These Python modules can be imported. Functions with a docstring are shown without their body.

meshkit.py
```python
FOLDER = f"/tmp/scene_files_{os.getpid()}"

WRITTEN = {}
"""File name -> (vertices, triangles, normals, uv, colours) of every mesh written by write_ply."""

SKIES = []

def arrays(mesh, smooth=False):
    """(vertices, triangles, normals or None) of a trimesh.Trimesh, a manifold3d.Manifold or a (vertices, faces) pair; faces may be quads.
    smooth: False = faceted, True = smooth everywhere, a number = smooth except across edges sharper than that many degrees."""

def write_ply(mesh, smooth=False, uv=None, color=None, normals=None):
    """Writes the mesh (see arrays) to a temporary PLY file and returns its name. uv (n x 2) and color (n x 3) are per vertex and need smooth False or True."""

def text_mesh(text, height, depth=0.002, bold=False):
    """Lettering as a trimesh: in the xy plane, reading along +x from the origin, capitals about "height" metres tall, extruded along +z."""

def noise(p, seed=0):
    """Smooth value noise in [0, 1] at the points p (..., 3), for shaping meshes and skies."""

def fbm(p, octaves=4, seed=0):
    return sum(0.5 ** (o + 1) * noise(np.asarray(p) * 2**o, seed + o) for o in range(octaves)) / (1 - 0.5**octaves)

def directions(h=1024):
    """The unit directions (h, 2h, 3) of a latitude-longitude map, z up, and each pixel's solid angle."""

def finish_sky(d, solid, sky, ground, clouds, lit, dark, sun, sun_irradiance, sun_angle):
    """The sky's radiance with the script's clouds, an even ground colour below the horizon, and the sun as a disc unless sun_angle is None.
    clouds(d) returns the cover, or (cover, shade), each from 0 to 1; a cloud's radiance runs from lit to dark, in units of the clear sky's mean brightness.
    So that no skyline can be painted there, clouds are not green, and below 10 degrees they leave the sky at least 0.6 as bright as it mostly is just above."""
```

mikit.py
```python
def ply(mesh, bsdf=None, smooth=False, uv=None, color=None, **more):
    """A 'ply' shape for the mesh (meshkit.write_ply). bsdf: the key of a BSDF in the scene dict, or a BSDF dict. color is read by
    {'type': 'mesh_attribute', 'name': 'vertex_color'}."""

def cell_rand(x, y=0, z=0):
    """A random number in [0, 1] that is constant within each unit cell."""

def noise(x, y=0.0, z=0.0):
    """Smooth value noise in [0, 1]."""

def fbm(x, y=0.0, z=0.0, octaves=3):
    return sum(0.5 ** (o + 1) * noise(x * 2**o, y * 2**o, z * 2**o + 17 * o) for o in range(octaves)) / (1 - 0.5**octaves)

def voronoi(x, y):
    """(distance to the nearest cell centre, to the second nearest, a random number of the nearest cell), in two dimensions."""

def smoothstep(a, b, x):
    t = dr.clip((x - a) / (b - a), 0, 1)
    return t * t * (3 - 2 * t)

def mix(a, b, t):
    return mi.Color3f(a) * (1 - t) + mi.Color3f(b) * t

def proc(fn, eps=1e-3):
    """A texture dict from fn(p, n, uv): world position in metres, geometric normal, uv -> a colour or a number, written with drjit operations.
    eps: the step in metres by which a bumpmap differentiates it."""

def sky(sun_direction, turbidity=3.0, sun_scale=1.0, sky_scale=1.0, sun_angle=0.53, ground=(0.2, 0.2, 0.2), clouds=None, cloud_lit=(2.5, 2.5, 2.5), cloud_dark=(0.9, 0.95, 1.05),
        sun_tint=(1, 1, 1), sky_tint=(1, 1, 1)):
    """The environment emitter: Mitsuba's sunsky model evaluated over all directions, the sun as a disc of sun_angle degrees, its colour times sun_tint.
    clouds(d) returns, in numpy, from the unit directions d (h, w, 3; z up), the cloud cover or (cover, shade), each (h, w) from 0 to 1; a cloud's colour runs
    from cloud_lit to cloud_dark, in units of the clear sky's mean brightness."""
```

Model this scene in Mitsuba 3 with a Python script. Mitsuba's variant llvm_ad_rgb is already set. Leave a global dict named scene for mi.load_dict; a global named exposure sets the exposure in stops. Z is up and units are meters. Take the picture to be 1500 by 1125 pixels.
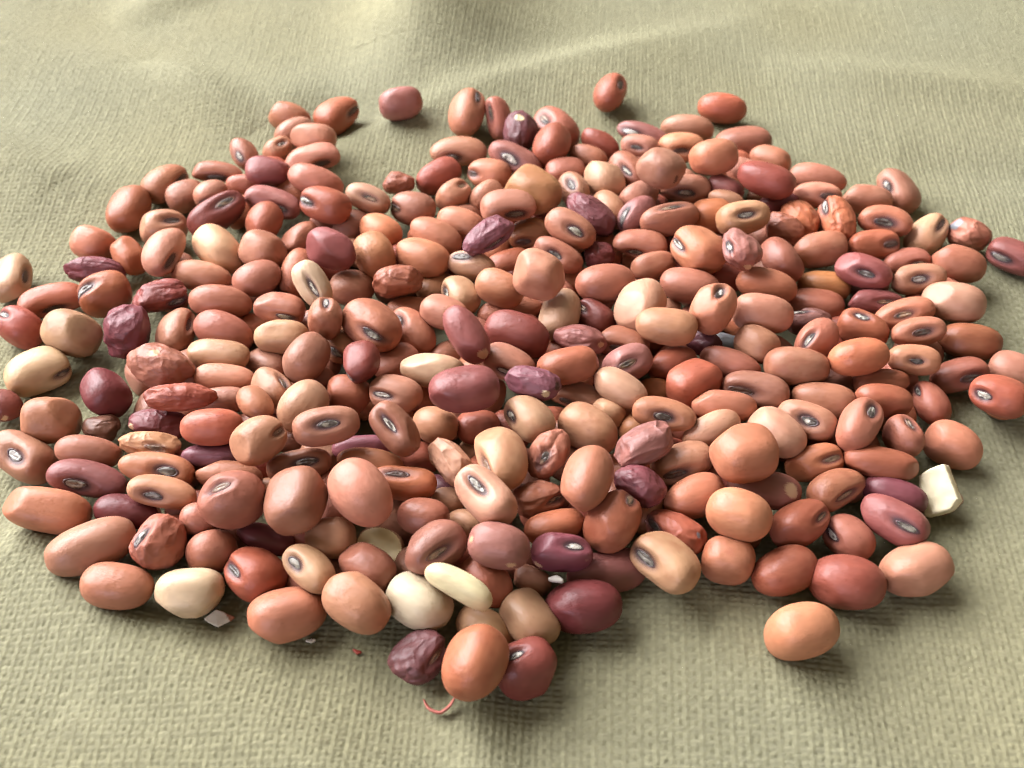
"""Cowpeas (field beans) heaped on an olive canvas cloth, lit by window light."""
import math
import numpy as np, trimesh, mitsuba as mi, mikit, meshkit
from mikit import proc, noise, fbm, mix, smoothstep, cell_rand

T = mi.ScalarTransform4f
scene, labels = {}, {}

# ------------------------------------------------------------------ camera, light, exposure
EYE, PITCH = np.array([0, 0, .126]), math.radians(44.05)
LOOK = np.array([0, math.cos(PITCH), -math.sin(PITCH)])
scene['camera'] = {'type': 'thinlens', 'fov': 45.0, 'fov_axis': 'x', 'aperture_radius': .00062, 'focus_distance': .164, 'near_clip': .01, 'far_clip': 10.0,
                   'to_world': T().look_at(origin=EYE.tolist(), target=(EYE + LOOK).tolist(), up=[0, 0, 1])}
exposure = .08
PILE = np.array([0, .14, 0])


def window(name, direction, distance, w, h, rgb):
    """A daylit window some way off, facing the table."""
    d = np.array(direction, float); d /= np.linalg.norm(d)
    o = PILE + d * distance
    scene[name] = {'type': 'rectangle', 'to_world': T().look_at(origin=o.tolist(), target=PILE.tolist(), up=[0, 0, 1]) @ T().scale([w / 2, h / 2, 1]),
                   'emitter': {'type': 'area', 'radiance': {'type': 'rgb', 'value': list(rgb)}}}
    labels[name] = {'kind': 'structure'}


window('window', (-.72, .46, .70), 1.6, 1.85, 1.45, (17.2, 17.0, 17.5))
window('window_001', (-.45, -.90, .34), 1.8, .60, .45, (11.0, 10.8, 13.6))
scene['room_light'] = {'type': 'constant', 'radiance': {'type': 'rgb', 'value': [.29, .25, .18]}}

# ------------------------------------------------------------------ materials


def srgb(c, gain=1.0):
    c = np.asarray(c, float) / 255
    return np.where(c < .04045, c / 12.92, ((c + .055) / 1.055) ** 2.4) * gain


VC = {'type': 'mesh_attribute', 'name': 'vertex_color'}


def crease(p):
    """Fine sharp wrinkles at two sizes."""
    w = fbm(p.x * 300, p.y * 300, p.z * 300, 2) * 1.6
    a = 1 - abs(2 * noise(p.x * 520 + w, p.y * 520 + w, p.z * 520) - 1)
    b = 1 - abs(2 * noise(p.x * 1300, p.y * 1300 + w, p.z * 1300 + 9) - 1)
    return a * a * a * .9 + b * b * .35


def skin(rough, bump, freq):
    dull = proc(lambda p, n, uv: rough - .09 + .20 * fbm(p.x * 900, p.y * 900, p.z * 900 + 5, 2))
    body = {'type': 'principled', 'base_color': VC, 'roughness': dull, 'specular': .36}
    return {'type': 'bumpmap', 'scale': bump, 'arbitrary': proc(lambda p, n, uv: fbm(p.x * freq, p.y * freq, p.z * freq, 2), eps=6e-5), 'bsdf': body}


scene['smooth_skin'] = skin(.44, 7e-5, 1700)
scene['dull_skin'] = {'type': 'bumpmap', 'scale': 1.9e-4, 'bsdf': {'type': 'principled', 'base_color': VC, 'roughness': .48, 'specular': .36},
                      'arbitrary': proc(lambda p, n, uv: crease(p), eps=6e-5)}
scene['eye_matter'] = skin(.36, 1.0e-4, 3200)
scene['canvas'] = {'type': 'bumpmap', 'scale': 1.0e-4, 'arbitrary': proc(lambda p, n, uv: fbm(p.x * 3600, p.y * 3600, p.z * 3600, 2), eps=6e-5),
                   'bsdf': {'type': 'principled', 'base_color': VC, 'roughness': .92, 'specular': .12, 'sheen': .3}}

# ------------------------------------------------------------------ the cloth
def _seg(x, y, pts):
    """Signed distance (positive on the right of the walk) from a polyline and the run along it, in metres."""
    best = np.full(np.shape(x), 9.0); sgn = np.zeros(np.shape(x)); run = np.zeros(np.shape(x)); acc = 0.0
    for (x0, y0), (x1, y1) in zip(pts[:-1], pts[1:]):
        dx, dy = x1 - x0, y1 - y0; L = math.hypot(dx, dy)
        t = np.clip(((x - x0) * dx + (y - y0) * dy) / L ** 2, 0, 1)
        qx, qy = x - x0 - t * dx, y - y0 - t * dy
        d = np.hypot(qx, qy); near = d < best
        sgn = np.where(near, np.sign(dy * qx - dx * qy), sgn); run = np.where(near, acc + t * L, run); best = np.where(near, d, best); acc += L
    return best * sgn, run / acc


def cloth_height(x, y):
    """The cloth's folds: a diagonal pinched crest behind the beans, a rounder swell beside it, and slow rumples."""
    x, y = np.asarray(x, float), np.asarray(y, float)
    h = np.zeros(np.broadcast(x, y).shape)
    d, t = _seg(x, y, [(-.048, .166), (-.036, .184), (-.017, .199), (.006, .214), (.026, .226), (.052, .240)])
    amp = .0030 * np.clip(np.minimum(t * 5 + .15, (1 - t) * 2.2 + .25), 0, 1)
    h += amp * np.where(d < 0, np.exp(-(d / .0065) ** 2), np.exp(-np.abs(d / .018) ** 1.6))
    d, t = _seg(x, y, [(-.022, .200), (-.018, .222), (-.014, .270)])
    h += .0100 * np.where(d < 0, np.exp(-(d / .012) ** 2), np.exp(-(d / .016) ** 2)) * np.clip(t * 2.2, 0, 1)
    d, t = _seg(x, y, [(-.062, .098), (-.045, .083), (-.024, .070), (0, .05)])
    h += .0030 * np.exp(-(d / .006) ** 2)
    d, t = _seg(x, y, [(-.012, .088), (-.004, .072), (.004, .05)])
    h += .0014 * np.exp(-(d / .004) ** 2) * np.clip(t * 3, 0, 1)
    d, t = _seg(x, y, [(-.12, .196), (-.085, .181), (-.060, .172)])
    h += .0026 * np.exp(-(d / .009) ** 2) * np.clip((1 - t) * 3, 0, 1)
    d, t = _seg(x, y, [(-.11, .232), (-.070, .214), (-.045, .206)])
    h += .0028 * np.exp(-(d / .010) ** 2)
    for x0, y0, x1, y1, w, a in ((-.115, .205, -.078, .178, .0045, .0018), (-.105, .172, -.082, .158, .0040, -.0016), (-.072, .222, -.048, .196, .0050, .0020), (.050, .222, .115, .206, .0060, .0020),
                                 (.070, .190, .115, .176, .0060, -.0014), (-.085, .240, -.060, .262, .0060, .0022), (.022, .088, .045, .066, .0050, .0010), (-.052, .076, -.030, .064, .0030, .0010)):
        d, t = _seg(x, y, [(x0, y0), (x1, y1)])
        h += a * np.exp(-(d / w) ** 2) * np.sin(np.pi * t) ** .8
    p = np.stack([x / .045, y / .060, x * 0 + .3], -1)
    h += .0055 * (meshkit.fbm(p, 2, 5) - .5) * (1 - .7 * np.exp(-((x / .06) ** 2 + ((y - .14) / .05) ** 2)))
    return h


PITCH_T = .00081                    # spacing of the threads


def make_cloth():
    """A plain weave: every thread rises over one crossing and dives under the next; coarser away from what can be seen."""
    SUB, p, turn = 4, PITCH_T, math.radians(-4.0)

    def lay(s, t):
        """Thread coordinates -> the table's plane, with the weave drifting a little."""
        x, y = p * (s * math.cos(turn) - t * math.sin(turn)), p * (s * math.sin(turn) + t * math.cos(turn)) + .14
        q = np.stack([x / .05, y / .05, x * 0], -1)
        return x + .0050 * (meshkit.noise(q, 1) - .5), y + .0040 * (meshkit.noise(q, 2) - .5)

    def relief(s, t):
        i, j = np.round(s), np.round(t)
        ds, dt = np.abs(s - i), np.abs(t - j)
        z = np.zeros_like(s)
        wi = meshkit.noise(np.stack([i * 7.31, t * .22, z + .5], -1), 3); wj = meshkit.noise(np.stack([s * .22, j * 5.77, z + .5], -1), 4)
        hw = .000125 * np.cos(np.pi * (t + i)) + .00009 * (.6 + .8 * wi) * np.sqrt(np.maximum(0, 1 - (ds / .54) ** 3))
        hf = -.000125 * np.cos(np.pi * (s + j)) + .00011 * (.6 + .8 * wj) * np.sqrt(np.maximum(0, 1 - (dt / .54) ** 3))
        over = hw > hf
        tone = np.where(over, .90 + .24 * wi, .86 + .24 * wj)
        tone *= .88 + .24 * meshkit.noise(np.stack([s * 1.7, t * 1.7, z], -1), 9)
        lumps = .00010 * (meshkit.noise(np.stack([s * .9, t * .9, z], -1), 12) - .5)
        return np.maximum(hw, hf) + lumps - .00030, tone, over

    def coloured(tone, over, x, y):
        warm = meshkit.fbm(np.stack([x / .03, y / .03, x * 0], -1), 2, 8)[..., None]
        c = np.where(over[..., None], srgb((190, 188, 156)), srgb((184, 182, 148)))
        c = c * (1 - warm * .7) + warm * .7 * srgb((192, 184, 140))
        return c * tone[..., None] * .335

    nx, ny = 178, 150               # half the threads in each direction, the finely built part
    s, t = np.meshgrid(np.arange(-nx * SUB, nx * SUB + 1) / SUB, np.arange(-ny * SUB, ny * SUB + 1) / SUB, indexing='xy')
    x, y = lay(s, t)
    z, tone, over = relief(s, t)
    z = z + cloth_height(x, y)
    under = ((x / .044) ** 2 + ((y - .143) / .029) ** 2) < 1            # the middle of the heap, where no cloth shows
    keep = (np.abs(x) < .0440 + .2975 * y) & (y > .0655) & (y < .2535) & ~under
    k = keep[:-1, :-1] & keep[1:, 1:] & keep[:-1, 1:] & keep[1:, :-1]
    n = s.shape[1]
    a = (np.arange(s.shape[0] - 1)[:, None] * n + np.arange(n - 1)[None, :])
    quads = np.stack([a, a + 1, a + n + 1, a + n], -1)
    fine = quads[k]
    v = np.stack([x, y, z], -1).reshape(-1, 3); col = coloured(tone, over, x, y).reshape(-1, 3)
    # the rest of the cloth, past the edges of the finely built part
    g = np.arange(-.60, .601, .006)
    gx, gy = np.meshgrid(g, g + .14, indexing='xy')
    cx, cy = gx[:-1, :-1] + .003, gy[:-1, :-1] + .003
    out = ~((np.abs(cx) < .0440 + .2975 * cy - .0050) & (cy > .070) & (cy < .249)) | (((cx / .049) ** 2 + ((cy - .143) / .034) ** 2) < 1)
    m = len(g)
    b = (np.arange(m - 1)[:, None] * m + np.arange(m - 1)[None, :])
    coarse = np.stack([b, b + 1, b + m + 1, b + m], -1)[out] + len(v)
    v2 = np.stack([gx, gy, cloth_height(gx, gy) - .0004], -1).reshape(-1, 3)
    rnd = meshkit.noise(np.stack([gx / .004, gy / .004, gx * 0], -1), 21)
    c2 = (coloured(.62 + .10 * rnd, rnd > .5, gx, gy)).reshape(-1, 3)
    v, col, f = np.vstack([v, v2]), np.vstack([col, c2]), np.vstack([fine, coarse])
    used, inv = np.unique(f, return_inverse=True)
    f = inv.reshape(f.shape)
    f = np.vstack([f[:, [0, 1, 2]], f[:, [0, 2, 3]]])
    return (v[used], f), col[used]


mesh, col = make_cloth()
scene['canvas_cloth'] = mikit.ply(mesh, 'canvas', smooth=True, color=col)
labels['canvas_cloth'] = {'label': 'olive khaki woven canvas cloth with soft folds, spread under all the beans', 'category': 'cloth'}

# ------------------------------------------------------------------ the beans
TONE = {'t': (216, 152, 112), 'o': (204, 118, 80), 'p': (210, 142, 113), 'r': (178, 92, 70), 'm': (132, 60, 60), 'v': (152, 88, 98), 'c': (228, 182, 142),
        'w': (246, 222, 178), 'b': (182, 118, 92), 'y': (216, 140, 80), 'k': (84, 52, 46), 'g': (158, 160, 166)}
SCAR = {'w': (226, 220, 208), 'g': (172, 164, 154), 'b': (176, 146, 122), 'd': (112, 84, 74)}
RING = {'w': (74, 60, 64), 'g': (62, 52, 56), 'b': (124, 84, 68), 'd': (78, 50, 44)}
GAIN = .52
BALLS = {n: trimesh.creation.icosphere(subdivisions=n) for n in (2, 3, 4)}


def unit(v):
    return v / np.linalg.norm(v, axis=-1, keepdims=True)


class Bean:
    """One bean in its own frame: x along it, +y towards the eye. at(d) gives the surface point in the direction d."""

    def __init__(self, a, b, c, tone, shape, s, eye, seed, marks=()):
        r = np.random.default_rng(seed)
        self.dim = np.array([a, b, c]); self.shape = shape; self.seed = seed; self.s = s; self.half = eye == 'f'; self.eye = '' if self.half else eye; self.marks = marks
        self.p = {'q': r.uniform(2.4, 2.8), 'w': r.uniform(2.1, 2.5)}.get(shape, r.uniform(2.1, 2.65))
        self.egg = r.uniform(-.10, .10)
        self.kid = {'k': .36}.get(shape, r.uniform(.03, .16))
        self.cuts = [(unit(np.array([sx * r.uniform(.5, 1), r.uniform(-.8, .8), r.uniform(-.8, .8)])), r.uniform(.76, .90)) for sx in (-1, 1, -1, 1)][:2 if shape == 'q' else 2 if shape == 'w' else r.integers(0, 2)]
        self.dents = [(unit(r.normal(size=3)), r.uniform(.05, .13), r.uniform(.25, .5)) for _ in range({'w': 7, 'q': 2}.get(shape, 1))]
        self.rough = {'w': .06, 'q': .022}.get(shape, .012)
        self.off = r.uniform(0, 90, 3)
        self.crease = r.choice([-1, 1]) * r.uniform(.6, 1.1)
        self.tone = np.mean([srgb(TONE[k]) for k in tone], axis=0) * GAIN * np.exp(r.normal(0, .10)) * np.exp(r.normal(0, .035, 3))
        self.tone = (self.tone * .93 + .07 * self.tone.mean()) * np.array([1.0, 1.0, 1.0])
        self.el, self.ew = .126 * 2 * a * r.uniform(.78, 1.18), .053 * 2 * a * r.uniform(.75, 1.30)
        self.sunk = r.uniform(.13, .25)
        self.blot = r.uniform(.1, .8)
        self.endtint = r.uniform(.0, .45, 2)
        self.eye_dir = unit(np.array([s * a, math.sqrt(max(.05, 1 - s * s)) * b, 0]) / self.dim * self.dim)

    def at(self, d):
        d = unit(np.asarray(d, float) / self.dim)           # direction on the unit ball
        q = d / (np.abs(d) ** self.p).sum(-1, keepdims=True) ** (1 / self.p)
        for n, k in self.cuts:
            over = np.maximum(0, q @ n - k)
            q = q - n * (over ** 2 / (over + .16))[..., None]
        scale = np.ones(q.shape[:-1])
        for n, depth, w in self.dents:
            scale -= depth * np.exp(-((1 - d @ n) / (w * w)) ** 1) * (.6 if self.shape != 'w' else 1)
        f = d * 1.7 + self.off
        scale += 2 * self.rough * (meshkit.fbm(f, 2, self.seed) - .5)
        if self.shape == 'w':
            w = d * np.array([1.1, 1.5, 1.5]) + self.off
            w = w + .9 * np.stack([meshkit.noise(w * .9, 3), meshkit.noise(w * .9, 4), meshkit.noise(w * .9, 6)], -1)
            ridge = 1 - np.abs(2 * meshkit.noise(w, self.seed + 1) - 1)
            scale += .075 * self.crease * (ridge ** 6 - .2) + .055 * (meshkit.noise(w * 2.6, self.seed + 2) - .5)
        q = q * scale[..., None]
        pt = q * self.dim
        a, b, c = self.dim
        grow = 1 + self.egg * q[..., 0]
        y = pt[..., 1] * grow + self.kid * b * (q[..., 0] ** 2 - .35) * np.clip(.6 + .6 * q[..., 1], 0, 1)
        pt = np.stack([pt[..., 0], y, pt[..., 2] * grow], -1)
        if self.half:                   # the bean broke along its seam: a flat, slightly hollow face
            cut = .16 * b + .05 * b * (q[..., 0] ** 2 + q[..., 2] ** 2) + .05 * b * (meshkit.noise(q * 2.4 + self.off, 2) - .5)
            pt = np.stack([pt[..., 0], np.minimum(pt[..., 1], cut), pt[..., 2]], -1)
        if self.eye:
            e = self.eye_zone(pt)
            front = pt[..., 1] > -.2 * b
            sunk = self.sunk * b * np.exp(-(e / 1.85) ** 2) - .030 * b * np.exp(-((e - 2.6) / .7) ** 2)
            pt = pt - np.array([0, 1, 0]) * (sunk * front)[..., None]
        return pt

    def eye_zone(self, pt):
        """How far a point lies from the eye's middle, 1 at the scar's edge."""
        ex = self.s * self.dim[0]
        return np.sqrt(((pt[..., 0] - ex) / self.el) ** 2 + (pt[..., 2] / self.ew) ** 2)

    def colour(self, pt):
        a, b, c = self.dim
        f = pt / a
        m = meshkit.fbm(f * 1.6 + self.off, 3, self.seed + 5)[..., None]
        blotch = np.clip((meshkit.fbm(f * 2.6 + self.off, 3, self.seed + 8)[..., None] - .46) * 3.2, 0, 1) * self.blot
        col = self.tone * (1 + .40 * (m - .5))
        col = col * (1 - blotch) + blotch * col * np.array([.80, .66, .62])
        st = meshkit.noise(f * np.array([3.0, 14, 14]) + self.off, 7)[..., None]
        col = col * (.96 + .08 * st)
        for sgn, amt in zip((-1, 1), self.endtint):
            t = np.clip((sgn * f[..., :1] - .45) / .5, 0, 1) * amt
            col = col * (1 - t) + t * col * np.array([.86, .62, .50])
        if self.shape == 'w':
            w = meshkit.noise(f * 5 + self.off, 11)[..., None]
            col = col * (.82 + .36 * w)
        spots = np.clip((meshkit.noise(f * 11 + self.off, 13)[..., None] - .89) * 9, 0, 1)
        col = col * (1 - .25 * spots)
        for mx, my, mz, kind, rad in self.marks:        # skin torn off, or a stain
            away = np.linalg.norm(pt - np.array([mx, my, mz]) * 1e-3, axis=-1) / (rad * 1e-3) + .9 * (meshkit.noise(f * 4 + self.off, 17) - .5)
            on = np.clip((1.05 - away) * 7, 0, 1)[..., None]
            col = col * (1 - on) + on * srgb(TONE[kind]) * GAIN
        if self.half:
            q = pt / self.dim
            face = np.clip((q[..., 1:2] + .02) * 22, 0, 1) * (np.linalg.norm(q[..., [0, 2]], axis=-1, keepdims=True) < .97)
            col = col * (1 - face) + face * srgb((240, 222, 172)) * .80 * (.86 + .28 * m)
        if self.eye:
            e = self.eye_zone(pt)[..., None]
            front = (pt[..., 1:2] > 0)
            halo = np.exp(-(np.maximum(e - 1, 0) / .95) ** 2) * front * (.62 if self.eye in 'wg' else .45)
            col = col * (1 - halo) + halo * srgb((112, 72, 70)) * GAIN
            near = np.exp(-(np.maximum(e - 1.1, 0) / .42) ** 2) * front * (.85 if self.eye in 'wg' else .55) * np.clip(.5 + 1.1 * m, 0, 1)
            col = col * (1 - near) + near * srgb((72, 54, 58)) * GAIN
        return np.clip(col, .004, .95)

    def skin(self, level):
        ball = BALLS[level]
        pt = self.at(ball.vertices * self.dim)
        return (pt, ball.faces), self.colour(pt)

    def patch(self, u, v, lift):
        """Points of the eye: u, v in scar half-lengths and half-widths, raised by lift."""
        a, b, c = self.dim
        ex = self.s * a
        x, z = ex + u * self.el, v * self.ew
        y = b * np.sqrt(np.clip(1 - (x / a) ** 2 - (z / c) ** 2, .02, 1))
        d = np.stack([x, y, z], -1)
        for _ in range(3):                  # slide the direction until the surface point stands over (x, z)
            pt = self.at(d)
            d = d + np.stack([x - pt[..., 0], 0 * x, z - pt[..., 2]], -1) * .8
        pt = self.at(d)
        return pt + np.stack([0 * x, lift, 0 * x], -1)

    def eye_meshes(self):
        r = np.random.default_rng(self.seed + 77)
        n, rings = 26, 8
        th = np.arange(n) * 2 * np.pi / n
        pinch = 1 + .12 * np.cos(2 * th) + r.choice([-1, 1]) * r.uniform(.08, .32) * np.cos(th) + r.uniform(-.10, .10) * np.sin(3 * th) + r.uniform(-.08, .08) * np.sin(2 * th)

        def grid(radii, lift, colours):
            rr, tt = np.meshgrid(radii, th, indexing='ij')
            u, v = rr * np.cos(tt) * pinch, rr * np.sin(tt) * pinch
            pt = self.patch(u, v, lift(rr, u, v))
            k = len(radii)
            i, j = np.meshgrid(np.arange(k - 1), np.arange(n), indexing='ij')
            a, b2, c2, d2 = i * n + j, i * n + (j + 1) % n, (i + 1) * n + (j + 1) % n, (i + 1) * n + j
            f = np.stack([a, b2, c2, d2], -1).reshape(-1, 4)
            f = np.vstack([f[:, [0, 1, 2]], f[:, [0, 2, 3]]])
            return (pt.reshape(-1, 3), f), np.clip(colours(rr, u, v).reshape(-1, 3), .004, .95)

        ew = self.ew
        groove, gv, worn = max(0, r.uniform(-.2, .28)), r.uniform(-.25, .25), r.uniform(.4, 1.1)
        scar, ring = srgb(SCAR[self.eye]) * .56 * r.uniform(.70, 1.1) * np.array([1, r.uniform(.96, 1.0), r.uniform(.90, 1.0)]), srgb(RING[self.eye]) * .7
        rough = lambda u, v: meshkit.noise(np.stack([u * 3, v * 2, u * 0 + self.seed], -1), 5)
        thr, big = r.uniform(.22, .56), r.uniform(.3, .9)

        def eye_tone(q, u, v):
            pale = np.clip((rough(u * .7 * big + 3, v * .9 * big) - thr) * 3.5 + .30, 0, 1)[..., None]
            c = srgb((118, 106, 98)) * .36 * (1 - pale) + scar * pale
            c = c * (1 - .45 * np.clip(q, 0, 1)[..., None] ** 4) * (1 - worn * .35 + worn * .7 * rough(u * 1.7, v * 1.7)[..., None])
            return c * (1 - .9 * groove * np.exp(-((v - gv) / .2) ** 2)[..., None])

        s_mesh = grid(np.linspace(.02, 1.04, rings), lambda q, u, v: ew * (.46 * np.sqrt(np.clip(1.06 - q ** 2, 0, 1)) - groove * np.exp(-((v - gv) / .22) ** 2) * (q < .85) + .22 * (rough(u, v) - .5) * (1 - q ** 4).clip(0, 1)) + 2e-5,
                      lambda q, u, v: eye_tone(q, u, v))
        r_mesh = grid(np.linspace(.86, 1.24, 5), lambda q, u, v: ew * .20 * np.sin(np.pi * np.clip((q - .86) / .38, 0, 1)) ** .8 + 1e-5 - ew * .10 * (q > 1.23),
                      lambda q, u, v: ring * (.75 + .5 * rough(u, v)[..., None]) * (1 - np.clip((q - 1.0) / .24, 0, 1)[..., None]) + np.clip((q - 1.0) / .24, 0, 1)[..., None] * (.25 * self.tone + .75 * srgb((84, 60, 62)) * GAIN))
        return s_mesh, r_mesh


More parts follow.
